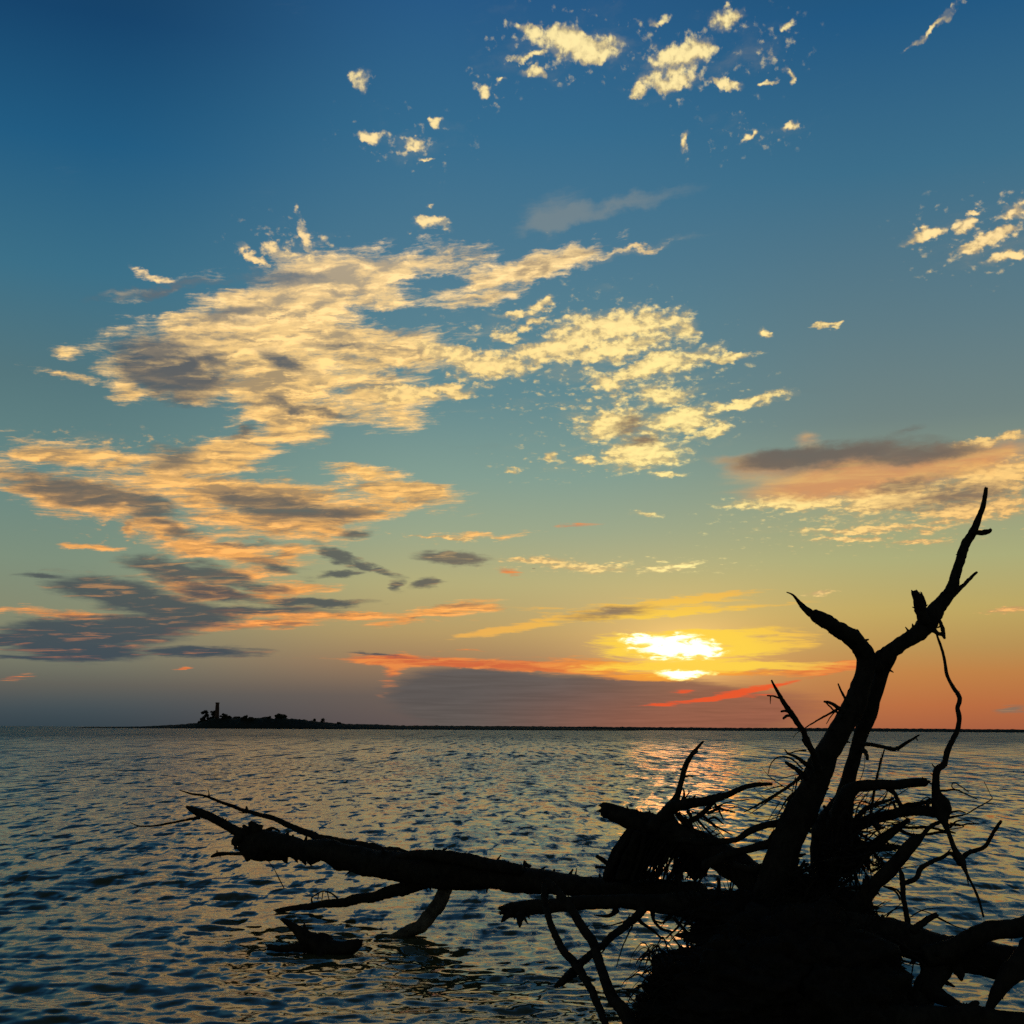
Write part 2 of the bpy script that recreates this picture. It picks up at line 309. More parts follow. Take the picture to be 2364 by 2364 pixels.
            sky = mixc(aD * .88, sky, mixc(smooth(nM, .52, .72, 0, .45), dark, lit))
            # the sun itself, blown out behind a torn veil
            core = acc([(1265, 1222, 72, 22, 0, 1.5), (1212, 1206, 40, 9, 0, 1.2), (1318, 1226, 44, 13, 0, 1.2), (1292, 1270, 50, 8, 0, 1.5), (1290, 1276, 26, 8, 0, 1.3)], E.v('ADD', comb(az, el, 0.0), E.v('MULTIPLY', wv, (.6, 1.1, 0.0))))
            veil = 1.0 - smooth(E.m('ABSOLUTE', el - dazel(1287, 1253)[1] + (nS - .5) * .5), .04, .20)
            nC = noise(comb(az * .8, el * 2.4, 7.0), 1.6, 5, .6, 2.0, .8)
            cc = E.m('MULTIPLY', core + (nC - .5) * 4.2 + (nS - .5) * 1.2 - .05, smooth(core, .05, .45)) - veil * .9
            sky = mixc(smooth(cc, .0, .55), sky, (1.1, .80, .18))
            sky = mixc(smooth(cc, .42, 1.25), sky, (1.5, 1.4, 1.05))
        else:
            aD = E.m('MULTIPLY', smooth(mD + (nH - .5) * 1.2 + (nM - .5) * .7, .22, 1.0), smooth(mD, .05, .3))
            sky = mixc(aD * .88, sky, mixc(smooth(nM, .52, .72, 0, .45), dark, lit))
        return sky
    def bgn(c):
        n = nt.nodes.new('ShaderNodeBackground'); nt.links.new(c.s, n.inputs[0]); return n.outputs[0]
    def mixs(f, a, b):
        n = nt.nodes.new('ShaderNodeMixShader'); nt.links.new(f.s, n.inputs[0]); nt.links.new(a, n.inputs[1]); nt.links.new(b, n.inputs[2]); return n.outputs[0]
    lowb = bgn(band(-1, 8)); midb = bgn(band(8, 17)); higb = bgn(band(17, 60))
    # --- physical dusk sky behind and beside the camera
    nish = nt.nodes.new('ShaderNodeTexSky'); nish.sky_type = 'NISHITA'; nish.sun_disc = False
    nish.sun_elevation = R_(SUN_EL); nish.sun_rotation = R_(SUN_AZ)
    nt.links.new(d.s, nish.inputs[0]) if nish.inputs else None
    ns = E.v('SCALE', E(nish.outputs[0]), 0.06)
    back = smooth(E.m('ABSOLUTE', az), 45.0, 80.0)
    g8 = E.m('GREATER_THAN', el, 8.0); g17 = E.m('GREATER_THAN', el, 17.0)
    front = mixs(g8, lowb, mixs(g17, midb, higb))
    out = nt.nodes.new('ShaderNodeOutputWorld'); nt.links.new(mixs(back, front, bgn(ns)), out.inputs[0])
    w.cycles.sampling_method = 'MANUAL'; w.cycles.sample_map_resolution = 512
build_world()

sl = bpy.data.lights.new("sun", 'SUN'); sl.energy = 0.012; sl.angle = R_(5); sl.color = (1.0, .26, .05)
so = bpy.data.objects.new("sun", sl); COL.objects.link(so)
sdir = Vector((math.sin(R_(SUN_AZ)) * math.cos(R_(SUN_EL)), math.cos(R_(SUN_AZ)) * math.cos(R_(SUN_EL)), math.sin(R_(SUN_EL))))
so.rotation_euler = sdir.to_track_quat('Z', 'Y').to_euler()

# ------------------------------------------------------------------ materials
def new_mat(name):
    m = bpy.data.materials.new(name); m.use_nodes = True; E.nt = m.node_tree
    b = m.node_tree.nodes['Principled BSDF']; return m, b
def bark(name, c1, c2, scale=9.0):
    m, b = new_mat(name)
    tc = E.nt.nodes.new('ShaderNodeTexCoord'); o = E(tc.outputs['Object'])
    n1 = noise(o, scale, 8, .65, 2.1, .4); n2 = noise(E.v('MULTIPLY', o, (1, 1, .35)), scale * 4, 5, .6)
    f = smooth(n1 * .6 + n2 * .4, .36, .64)
    E.nt.links.new(mixc(f, c1, c2).s, b.inputs['Base Color'])
    b.inputs['Roughness'].default_value = .88; b.inputs['Specular IOR Level'].default_value = .2
    bp = E.nt.nodes.new('ShaderNodeBump'); bp.inputs['Strength'].default_value = .7; bp.inputs['Distance'].default_value = .02
    E.nt.links.new((n1 * .5 + n2 * .5).s, bp.inputs['Height']); E.nt.links.new(bp.outputs[0], b.inputs['Normal'])
    return m
M_BARK = bark("weathered_bark", (.010, .009, .007), (.034, .029, .023))
M_PALE = bark("bare_driftwood", (.035, .030, .024), (.13, .115, .09), 6.0)
M_ROOT = bark("matted_roots", (.006, .005, .004), (.022, .018, .014), 14.0)
M_LAND = bark("shore_scrub", (.012, .016, .010), (.03, .035, .02), .2)
M_LEAF = bark("foliage", (.012, .018, .010), (.04, .05, .025), .6)
M_BRICK = bark("old_brick", (.06, .035, .028), (.12, .07, .055), .8)

def water_mat():
    m, b = new_mat("sea_water")
    geo = E.nt.nodes.new('ShaderNodeNewGeometry'); p = E(geo.outputs['Position']); N = E(geo.outputs['Normal'])
    dist = E.v('LENGTH', p, out=1)
    ps = E.v('MULTIPLY', p, (1.0, 1.35, 0.0))
    a = E.v('SUBTRACT', noise(ps, 7.5, 3, .6, color=True), (.5, .5, .5))
    c = E.v('SUBTRACT', noise(E.v('MULTIPLY', p, (.8, 1.3, 0.0)), 1.7, 2, .6, color=True), (.5, .5, .5))
    far = smooth(dist, 12.0, 60.0); far2 = smooth(dist, 45.0, 200.0); far3 = smooth(dist, 200.0, 900.0)
    f1 = E.v('SUBTRACT', noise(E.v('MULTIPLY', p, (1.0, .16, 0.0)), 1.0, 2, .6, color=True), (.5, .5, .5))
    f2 = E.v('SUBTRACT', noise(E.v('MULTIPLY', p, (.5, .03, 0.0)), 1.0, 3, .7, color=True), (.5, .5, .5))
    f3 = E.v('SUBTRACT', noise(E.v('MULTIPLY', p, (.16, .005, 0.0)), 1.0, 3, .7, color=True), (.5, .5, .5))
    big = E.v('SUBTRACT', noise(E.v('MULTIPLY', p, (.35, .55, 0.0)), .35, 3, .6, color=True), (.5, .5, .5))
    sl_ = E.v('ADD', E.v('ADD', E.v('SCALE', a, .25), E.v('ADD', E.v('SCALE', c, far * .5), E.v('SCALE', big, far * .12))), E.v('ADD', E.v('SCALE', f1, far * .55), E.v('ADD', E.v('SCALE', f2, far2 * .4), E.v('SCALE', f3, far3 * .3))))
    def crest(sx, sy, w):
        n = noise(E.v('ADD', E.v('MULTIPLY', p, (sx, sy, 0.0)), (sx, 2.0, 0.0)), 1.0, 3, .6, 2.0, .4)
        return smooth(n, .475, .66) * w
    near_w = smooth(dist, 60.0, 100.0, 1.0, 0.0) * smooth(dist, 6.0, 16.0, .35, 1.0)
    mid_w = smooth(dist, 50.0, 90.0) * smooth(dist, 180.0, 300.0, 1.0, 0.0); far_w = smooth(dist, 160.0, 280.0)
    cr = crest(3.6, .95, near_w) + crest(1.5, .30, near_w) * .6 + crest(1.9, .13, mid_w) + crest(.8, .045, mid_w) * .6 + crest(.62, .016, far_w)
    sl_ = E.v('MULTIPLY', sl_, (.8, 1.0, 0.0))
    sl_ = E.v('ADD', sl_, comb(0.0, cr * -.24 - far * .03, 0.0))
    Nn = E.v('NORMALIZE', E.v('ADD', N, sl_))
    E.nt.links.new(Nn.s, b.inputs['Normal'])
    b.inputs['Base Color'].default_value = (.080, .078, .032, 1)
    b.inputs['Specular Tint'].default_value = (1.0, .97, .80, 1)
    E.nt.links.new(smooth(dist, 8.0, 300.0, .06, .38).s, b.inputs['Roughness'])
    b.inputs['IOR'].default_value = 1.5
    return m
M_WATER = water_mat()

# ------------------------------------------------------------------ water sheet
def build_water():
    rng = np.random.default_rng(5)
    azf = np.radians(np.linspace(-30, 30, 1100))
    azc = np.radians(np.linspace(30, 330, 121))[1:-1]
    az = np.concatenate([azf, azc]); nc = len(az)
    dep = np.concatenate([np.array([80, 60, 45, 35, 28]), np.linspace(24, .25, 860), np.array([.2, .15, .1, .06, .03, .012, .004, .0015])])
    r = CAMH / np.tan(np.radians(dep)); nr = len(r)
    dr = np.gradient(r)
    A, Rr = np.meshgrid(az, r)
    X = Rr * np.sin(A); Y = Rr * np.cos(A); Z = np.zeros_like(X)
    DR = np.repeat(dr[:, None], nc, 1); dc = Rr * R_(60 / 1100); 
    front = (np.cos(A) > .8)
    lam = np.exp(rng.uniform(math.log(.09), math.log(1.15), 190))
    for L in lam:
        th = rng.normal(R_(-97), R_(34)); k = 2 * math.pi / L
        slope = .0175 * (1.0 if L < .6 else .72)
        amp = slope / k; ph = rng.uniform(0, 6.28)
        kk = abs(math.sin(th)) + .15
        att = np.clip(1.6 - (DR * kk * 4.5) / L, 0, 1) * np.clip(1.6 - dc * 4 / L, 0, 1)
        rows = np.where(att.max(1) > 0)[0]
        if not len(rows): continue
        s = slice(rows[0], rows[-1] + 1)
        phase = k * (X[s] * math.cos(th) + Y[s] * math.sin(th)) + ph
        # group modulation so the chop comes in patches
        g = .65 + .5 * np.sin(.21 * X[s] / max(L, .5) * 1.7 + ph * 3) * np.sin(.17 * Y[s] / max(L, .5) + ph)
        Z[s] += amp * att[s] * g * (np.sin(phase) + .25 * np.sin(2 * phase + 1.2))
    Z[~front] = 0
    verts = np.stack([X, Y, Z], -1).reshape(-1, 3)
    i = np.arange(nr - 1)[:, None] * nc; j = np.arange(nc)[None, :]; j2 = (j + 1) % nc
    f = np.stack([i + j, i + j2, i + nc + j2, i + nc + j], -1).reshape(-1, 4)
    me = bpy.data.meshes.new("water")
    me.vertices.add(len(verts)); me.vertices.foreach_set("co", verts.ravel())
    me.loops.add(f.size); me.loops.foreach_set("vertex_index", f.ravel().astype(np.int32))
    me.polygons.add(len(f)); me.polygons.foreach_set("loop_start", np.arange(0, f.size, 4, dtype=np.int32))
    me.polygons.foreach_set("loop_total", np.full(len(f), 4, dtype=np.int32))
    me.update(calc_edges=True); me.validate()
    if me.polygons[1000].normal.z < 0: me.flip_normals()
    me.polygons.foreach_set("use_smooth", np.ones(len(f), dtype=bool))
    me.materials.append(M_WATER)
    o = bpy.data.objects.new("water", me); COL.objects.link(o); tag(o, kind='structure')
build_water()

# ------------------------------------------------------------------ wood strands
CROPS = {'R8': (1600, 1350, .39545), 'R3': (1744, 1700, .34367), 'R4': (1100, 1700, .34369), 'R2': (1744, 1080, .32091),
         'L5': (280, 1764, .31056), 'L6': (750, 1764, .31056), 'F': (0, 0, 1)}
def catmull(P, step):
    out = []; n = len(P)
    for i in range(n - 1):
        p0 = P[max(i - 1, 0)]; p1 = P[i]; p2 = P[i + 1]; p3 = P[min(i + 2, n - 1)]
        L = math.dist(p1[:3], p2[:3]); k = max(2, int(L / step))
        for t in range(k):
            t /= k
            out.append(tuple(.5 * ((2 * p1[c]) + (-p0[c] + p2[c]) * t + (2 * p0[c] - 5 * p1[c] + 4 * p2[c] - p3[c]) * t * t + (-p0[c] + 3 * p1[c] - 3 * p2[c] + p3[c]) * t ** 3) for c in range(4)))
    out.append(tuple(P[-1])); return out
def tube(pts, seg=12, rough=.16, broken=(False, False), seed=0, flat=1.0):
    """pts: (x,y,z,r) -> verts, faces of a bark covered limb"""
    rnd = random.Random(seed)
    rm = max(p[3] for p in pts); 
    P = catmull(pts, max(min(rm * .28, .05), .008))
    verts = []; faces = []; n = len(P); off = Vector((seed * 3.1, seed * 1.7, 0))
    up = Vector((0.3, 1, .1)).normalized(); kf = 1.1 / max(rm, .012)
    for i, p in enumerate(P):
        a = Vector(P[max(i - 1, 0)][:3]); b = Vector(P[min(i + 1, n - 1)][:3]); t = (b - a)
        if t.length < 1e-9: t = Vector((0, 0, 1))
        t.normalize(); s = t.cross(up)
        if s.length < .1: s = t.cross(Vector((1, 0, 0)))
        s.normalize(); u = s.cross(t); c = Vector(p[:3]); r = max(p[3], .0012)
        # crooked centre line
        wv = mnoise.noise_vector(c * (0.35 * kf) + off) * r * .35
        for k in range(seg):
            an = 2 * math.pi * k / seg
            dirv = s * math.cos(an) + u * math.sin(an) * flat
            q = c + dirv * r
            h = mnoise.noise(q * kf + off) * 1.0 + .7 * mnoise.noise(q * kf * 3.1 + off) + .4 * mnoise.noise(q * 55 + off)
            ridge = .5 * mnoise.noise(Vector((math.cos(an) * 2.4, math.sin(an) * 2.4, i * .05 + seed)))
            verts.append(q + dirv * r * rough * (h + ridge) + wv)
    for i in range(n - 1):
        for k in range(seg):
            a = i * seg + k; b = i * seg + (k + 1) % seg
            faces.append((a, b, b + seg, a + seg))
    for end, idx in ((0, 0), (1, n - 1)):
        a = Vector(P[1][:3]) if end == 0 else Vector(P[-2][:3]); c = Vector(P[idx][:3]); t = (c - a)
        t = t.normalized() if t.length > 0 else Vector((0, 0, 1))
        r = P[idx][3]
        base = [idx * seg + k for k in range(seg)]
        if broken[end]:
            tip = []
            for k in base:
                v = verts[k]; tip.append(len(verts))
                verts.append(v.lerp(c, .12 + .25 * rnd.random()) + t * r * rnd.choice((.1, .3, .5, 1.0, 1.7)) * rnd.random())
            cc = len(verts); verts.append(c - t * r * .3)
            for k in range(seg):
                f = (base[k], base[(k + 1) % seg], tip[(k + 1) % seg], tip[k]); faces.append(f if end else f[::-1])
                f = (tip[k], tip[(k + 1) % seg], cc); faces.append(f if end else f[::-1])
        else:
            cc = len(verts); verts.append(c + t * r * .6)
            for k in range(seg):
                f = (base[k], base[(k + 1) % seg], cc); faces.append(f if end else f[::-1])
    return verts, faces
_seed = [1]
def conv(crop, pl, Y0, Y1):
    ox, oy, k = CROPS[crop]; out = []
    # depth interpolated along the length
    L = [0]
    for a, b in zip(pl, pl[1:]): L.append(L[-1] + math.hypot(b[0] - a[0], b[1] - a[1]))
    for p, l in zip(pl, L):
        t = l / max(L[-1], 1e-6); Y = Y0 + (Y1 - Y0) * t
        v = at(ox + p[0] * k, oy + p[1] * k, Y)
        mpp = Y * T22 / 1182 / Fv.y ** 0
        out.append((v.x, v.y, v.z, p[2] * k * mpp))
    return out
def limb(parent, name, crop, pl, Y0, Y1=None, br=(False, False), mat=None, rough=None, label=None, lumps=None):
    Y1 = Y0 if Y1 is None else Y1
    pts = conv(crop, pl, Y0, Y1); _seed[0] += 1
    rm = max(p[3] for p in pts)
    seg = 16 if rm > .05 else (10 if rm > .015 else 6)
    v, f = tube(pts, seg, rough if rough is not None else (.17 if rm > .02 else .22), br, _seed[0])
    if lumps:       # splinters and snapped twig stubs standing off the bark
        rnd = random.Random(_seed[0] * 7)
        P = catmull(pts, .03)
        for _ in range(lumps):
            i = rnd.randrange(1, len(P) - 1); c = Vector(P[i][:3]); r = P[i][3]
            t = (Vector(P[i + 1][:3]) - Vector(P[i - 1][:3])).normalized()
            d = Vector((rnd.uniform(-1, 1), rnd.uniform(-1, 1), rnd.uniform(-1, 1))); d -= t * d.dot(t); d.normalize(); d = (d + t * rnd.uniform(-.9, .9)).normalized()
            ll = r * rnd.uniform(1.15, 1.7); b0 = rnd.uniform(.06, .22) * r
            v2, f2 = tube([(*(c + d * r * .5), b0 * 1.6), (*(c + d * r * .95), b0), (*(c + d * ll), b0 * .4)], 6, .25, (False, True), rnd.randrange(999))
            o = len(v); v += v2; f += [tuple(x + o for x in ff) for ff in f2]
    ob = mesh_obj(name, v, f, mat or M_BARK, parent)
    if label: ob['label'] = label
    return ob
def thing(name, label, cat, fx, fy, Y, group=None):
    p = at(fx, fy, Y); p.z = 0
    e = empty(name, p); tag(e, label, cat, group); return e
N = None
# ---- standing dead tree
t = thing('dead_tree', 'tall bare forked dead tree standing up out of the driftwood against the sunset', 'dead tree', 1850, 2200, 8.8)
DY = 8.9
limb(t, 'trunk', 'R8', [(330, 2150, 95), (370, 2000, 88), (415, 1850, 82), (470, 1700, 84), (545, 1530, 88), (640, 1350, 92), (700, 1200, 80), (742, 1080, 80), (795, 970, 70), (842, 880, 64), (890, 790, 64), (940, 700, 64), (978, 600, 56), (1003, 500, 54), (1003, 410, 52), (985, 370, 45)], 8.7, 8.9, lumps=26, rough=.12)
limb(t, 'trunk', 'R8', [(720, 2150, 80), (738, 1932, 72), (745, 1750, 73), (762, 1600, 78), (800, 1450, 95), (845, 1320, 68), (872, 1240, 50), (890, 1160, 43), (915, 1080, 40), (943, 1000, 38), (968, 920, 38), (985, 860, 40), (1003, 800, 42), (1035, 720, 46), (1065, 640, 42), (1090, 560, 38), (1118, 480, 36), (1150, 410, 38), (1170, 375, 30)], 9.1, 9.0, lumps=26, rough=.12)
limb(t, 'limb', 'R8', [(1005, 460, 50), (995, 400, 52), (960, 345, 52), (890, 285, 48), (810, 230, 44), (745, 192, 42), (705, 178, 36)], 8.9, 8.7, (False, True), lumps=10)
limb(t, 'broken_tip', 'R8', [(720, 185, 26), (690, 170, 24), (650, 135, 17), (615, 95, 10), (580, 58, 6), (546, 43, 3)], 8.7)
limb(t, 'stub', 'R8', [(975, 330, 34), (962, 290, 20), (957, 262, 8)], 8.85)
limb(t, 'limb', 'R2', [(780, 1470, 60), (850, 1410, 62), (960, 1325, 56), (1080, 1250, 52), (1180, 1180, 60), (1250, 1105, 72), (1310, 1010, 58), (1370, 925, 48), (1420, 850, 42), (1450, 750, 36), (1475, 650, 34), (1503, 560, 34), (1552, 480, 31), (1592, 400, 24), (1630, 300, 19), (1650, 210, 16), (1660, 145, 14)], 8.9, 9.3, (False, True), lumps=34)
limb(t, 'stub', 'R2', [(1565, 465, 20), (1620, 468, 19), (1675, 460, 19), (1692, 442, 11)], 9.15, 9.05, (False, True))
limb(t, 'side_branch', 'R2', [(1380, 950, 26), (1430, 905, 19), (1490, 850, 15), (1545, 797, 12), (1592, 750, 9)], 9.1, 9.3)
limb(t, 'stub', 'R2', [(1215, 1110, 50), (1195, 1020, 40), (1170, 945, 33), (1148, 890, 24)], 9.0, 8.9, (False, True), lumps=6)
limb(t, 'splinter', 'R2', [(1210, 1010, 22), (1205, 950, 16), (1193, 895, 5)], 8.95)
limb(t, 'hanging_bark', 'R2', [(1285, 1175, 18), (1320, 1195, 14), (1345, 1200, 14), (1363, 1228, 9)], 9.0)
limb(t, 'hanging_bark', 'R2', [(1358, 1215, 9), (1345, 1155, 15), (1332, 1110, 12), (1326, 1085, 5)], 9.0)
limb(t, 'hanging_bark', 'R2', [(1280, 1140, 8), (1305, 1150, 5), (1335, 1140, 8)], 9.0)
limb(t, 'twig', 'R2', [(960, 1450, 9), (993, 1472, 4)], 9.0)
# branches on the left of the trunk
limb(t, 'branch', 'R8', [(459, 557, 5), (490, 622, 10), (532, 692, 14), (580, 762, 17), (630, 835, 17), (672, 920, 18), (705, 1000, 20), (730, 1080, 26)], 8.3, 8.7, (True, False), lumps=6)
for pl in ([(505, 662, 6), (470, 650, 5), (433, 648, 4)], [(452, 650, 4), (451, 695, 2)], [(560, 742, 8), (535, 736, 7), (514, 740, 6)], [(572, 765, 9), (545, 765, 8), (527, 781, 7)],
           [(905, 700, 12), (885, 660, 8), (865, 622, 6), (847, 577, 4)], [(880, 745, 15), (840, 712, 12), (800, 690, 9), (764, 680, 6)], [(880, 745, 8), (835, 742, 6), (800, 712, 5), (768, 680, 4)],
           [(840, 728, 8), (790, 755, 6), (725, 792, 5), (650, 838, 3)], [(830, 738, 4), (800, 775, 3), (778, 812, 2)], [(650, 838, 3), (600, 870, 2), (585, 895, 1.5)],
           [(690, 1065, 16), (640, 1030, 12), (590, 1000, 9), (555, 985, 6), (535, 962, 3)], [(660, 968, 5), (610, 970, 4), (545, 990, 3)], [(640, 1075, 5), (570, 1015, 5), (500, 1005, 4), (455, 1045, 3), (438, 1105, 2)],
           [(665, 1130, 20), (620, 1090, 15), (575, 1058, 12), (540, 1037, 8)], [(650, 1100, 15), (600, 1145, 10), (540, 1190, 9), (450, 1245, 8), (370, 1290, 6), (297, 1328, 3)], [(470, 1240, 5), (400, 1290, 3), (330, 1340, 2)],
           [(640, 900, 8), (655, 930, 8), (680, 960, 8)], [(620, 1110, 3), (590, 1210, 3), (555, 1270, 3), (510, 1365, 2)], [(610, 1130, 3), (585, 1240, 3), (560, 1370, 3)], [(620, 1180, 3), (560, 1250, 3), (530, 1340, 2)], [(600, 1120, 3), (570, 1240, 2), (530, 1360, 2)], [(640, 1180, 6), (600, 1230, 4), (540, 1300, 2)]):
    limb(t, 'twig', 'R8', pl, 8.5, 8.3 + random.random() * .4)
# branches on the right of the trunk
for pl in ([(975, 925, 16), (1030, 932, 12), (1100, 945, 11), (1180, 958, 12), (1250, 920, 9), (1290, 895, 7), (1322, 876, 4)], [(985, 955, 14), (1010, 985, 12), (1018, 1018, 8)], [(1170, 955, 8), (1200, 966, 5)],
           [(1117, 962, 4), (1085, 1075, 6), (1060, 1180, 6), (1040, 1300, 5), (1015, 1440, 4)], [(1095, 1010, 4), (1080, 1100, 5), (1055, 1240, 4), (1045, 1330, 4)], [(1300, 895, 5), (1312, 908, 3)]):
    limb(t, 'twig', 'R8', pl, 9.0, 8.7)
limb(t, 'branch', 'R8', [(830, 1420, 70), (870, 1330, 62), (905, 1245, 50), (960, 1185, 36), (1050, 1168, 32), (1150, 1165, 29), (1250, 1158, 26), (1345, 1152, 24), (1362, 1150, 22)], 9.0, 8.6, (False, True), lumps=12)
limb(t, 'branch', 'R8', [(800, 1400, 40), (900, 1385, 34), (985, 1395, 34), (1060, 1365, 32), (1150, 1335, 30), (1250, 1325, 26), (1350, 1322, 26), (1425, 1330, 34)], 9.0, 8.8, lumps=14)
limb(t, 'branch', 'R8', [(880, 1600, 60), (960, 1555, 48), (1050, 1525, 34), (1130, 1470, 27), (1200, 1410, 20), (1257, 1368, 10)], 8.95, 8.8, lumps=8)
limb(t, 'branch', 'R8', [(960, 1560, 36), (1060, 1545, 26), (1130, 1535, 22), (1200, 1532, 15), (1245, 1548, 7)], 8.9, lumps=4)
limb(t, 'branch', 'R8', [(770, 1800, 30), (830, 1690, 38), (900, 1600, 44), (980, 1540, 44)], 8.9)
for pl in ([(1135, 1180, 22), (1175, 1215, 14), (1195, 1255, 12), (1225, 1310, 12)], [(950, 1390, 12), (990, 1320, 15), (1060, 1285, 13), (1120, 1265, 10), (1172, 1248, 7)], [(1210, 1300, 12), (1260, 1285, 12), (1330, 1275, 13), (1400, 1255, 12)],
           [(1165, 1400, 7), (1250, 1418, 8), (1340, 1415, 9), (1400, 1420, 8), (1475, 1440, 7)], [(1200, 1425, 11), (1260, 1455, 9), (1330, 1462, 8), (1400, 1452, 8), (1490, 1440, 6)], [(1170, 1270, 8), (1180, 1300, 8), (1205, 1312, 8)],
           [(1050, 1390, 14), (1070, 1400, 18), (1085, 1415, 14)], [(1180, 1550, 8), (1120, 1490, 6), (1050, 1400, 5)], [(1060, 1580, 10), (1110, 1620, 6), (1160, 1650, 5)], [(1010, 1600, 18), (1020, 1640, 10), (1045, 1675, 5)], [(1045, 1673, 8), (1090, 1650, 8), (1140, 1635, 9)],
           [(930, 1640, 12), (950, 1700, 10), (975, 1762, 5)], [(1250, 1370, 12), (1262, 1385, 8)], [(1200, 1255, 8), (1130, 1290, 6), (1040, 1350, 6)], [(1150, 1330, 5), (1250, 1300, 5), (1380, 1290, 6)], [(960, 1300, 4), (990, 1250, 3), (1020, 1220, 2)], [(985, 1400, 4), (1010, 1320, 3), (1050, 1230, 3)], [(940, 1380, 4), (965, 1290, 4), (1000, 1240, 3)]):
    limb(t, 'twig', 'R8', pl, 8.95, 8.6 + random.random() * .3)
# lower left branches
limb(t, 'branch', 'R8', [(640, 1400, 40), (560, 1390, 26), (450, 1400, 20), (330, 1440, 19), (240, 1490, 15), (130, 1500, 20), (0, 1500, 22), (-60, 1490, 20)], 8.8, 8.9, lumps=10)
limb(t, 'branch', 'R8', [(600, 1490, 50), (520, 1500, 38), (440, 1512, 26), (330, 1545, 22), (200, 1580, 24), (60, 1640, 30)], 8.8, 8.9, lumps=10)
limb(t, 'branch', 'R8', [(560, 1640, 30), (450, 1640, 22), (350, 1660, 20), (240, 1640, 20)], 8.8)
limb(t, 'stub', 'R8', [(440, 1520, 26), (460, 1470, 14), (465, 1440, 5)], 8.8)

# ---- hanging vine with a swollen knot
t = thing('hanging_vine', 'thin crooked vine hanging from the right fork of the dead tree, swelling into a knot', 'vine', 2180, 2140, 8.6)
limb(t, 'stem', 'R8', [(1415, 250, 5), (1425, 300, 6), (1447, 362, 8), (1468, 440, 9), (1483, 530, 10), (1520, 600, 11), (1557, 660, 13), (1545, 720, 13), (1555, 780, 14), (1542, 850, 14), (1515, 910, 15), (1482, 980, 16), (1462, 1045, 18), (1422, 1082, 20), (1418, 1150, 22), (1423, 1220, 28), (1440, 1275, 50), (1456, 1320, 56), (1462, 1362, 34), (1478, 1410, 16), (1500, 1470, 14), (1530, 1550, 16), (1568, 1612, 20), (1600, 1690, 8), (1640, 1770, 7), (1672, 1850, 7), (1697, 1940, 6)], 9.0, 8.3, lumps=16)
for pl in ([(1555, 1612, 15), (1610, 1565, 13), (1700, 1530, 12), (1745, 1460, 11), (1797, 1378, 9)], [(1560, 1625, 20), (1505, 1570, 11), (1440, 1598, 12), (1370, 1628, 13), (1328, 1655, 14), (1308, 1705, 14), (1270, 1730, 14), (1225, 1742, 14)]):
    limb(t, 'branch', 'R8', pl, 8.55, 8.4, lumps=5)
for pl in ([(1440, 1200, 7), (1490, 1200, 6), (1540, 1198, 5), (1600, 1225, 4), (1662, 1252, 3)], [(1560, 1205, 3), (1515, 1185, 3), (1515, 1160, 3), (1545, 1165, 3), (1610, 1210, 3)], [(1490, 1360, 8), (1590, 1340, 4), (1660, 1300, 4), (1742, 1252, 3), (1735, 1225, 2), (1700, 1150, 2)],
           [(1490, 1400, 8), (1560, 1405, 5), (1610, 1395, 5), (1670, 1395, 3)], [(1500, 1420, 7), (1540, 1380, 5), (1600, 1375, 4), (1640, 1390, 2)], [(1425, 1075, 7), (1405, 1060, 5), (1395, 1045, 2)], [(1465, 1420, 7), (1500, 1440, 6), (1530, 1450, 5)], [(1500, 1330, 6), (1550, 1320, 5), (1590, 1330, 3)],
           [(1410, 1165, 5), (1385, 1160, 4), (1370, 1145, 2)], [(1415, 1240, 10), (1380, 1275, 8), (1355, 1295, 5)], [(1400, 1270, 8), (1370, 1240, 4), (1330, 1260, 3)], [(1595, 1660, 5), (1600, 1700, 5), (1608, 1755, 3)], [(1500, 1545, 4), (1470, 1580, 4), (1440, 1600, 4)], [(1480, 1370, 12), (1440, 1385, 11), (1390, 1410, 12), (1320, 1480, 14)], [(1400, 1110, 5), (1385, 1100, 2)], [(1500, 1390, 4), (1580, 1410, 3), (1500, 1430, 3)]):
    limb(t, 'tendril', 'R8', pl, 8.65, 8.5)

# ---- diagonal log and post right of the trunks
t = thing('leaning_log', 'straight snapped log leaning up to the right beside the tree trunks', 'log', 2000, 2140, 8.6)
limb(t, 'log', 'R8', [(900, 1990, 60), (940, 1900, 52), (1030, 1790, 38), (1120, 1690, 40), (1220, 1570, 38), (1300, 1490, 32), (1332, 1468, 18)], 8.5, 8.4, (False, True), lumps=12)
limb(t, 'stub', 'R8', [(990, 1850, 24), (1003, 1770, 18), (1004, 1722, 15)], 8.45, 8.4, (False, True))
for pl in ([(950, 1890, 30), (900, 1850, 10), (830, 1820, 5)], [(910, 1735, 3), (870, 1760, 4), (820, 1790, 4)], [(1110, 1760, 5), (1180, 1790, 6), (1210, 1840, 5)]):
    limb(t, 'twig', 'R8', pl, 8.5)
t = thing('upright_stick', 'narrow dark stick standing upright from the right hand log', 'stick', 2090, 2140, 8.45)
limb(t, 'stick', 'R3', [(962, 870, 7), (985, 950, 17), (993, 1080, 16), (1012, 1180, 17), (1030, 1300, 22)], 8.4, 8.35, (True, False), lumps=4)
limb(t, 'twig', 'R3', [(1000, 1100, 8), (960, 1040, 7), (920, 1020, 6), (860, 1005, 4)], 8.4)
limb(t, 'twig', 'R3', [(985, 1150, 4), (920, 1170, 4), (860, 1210, 4)], 8.4)

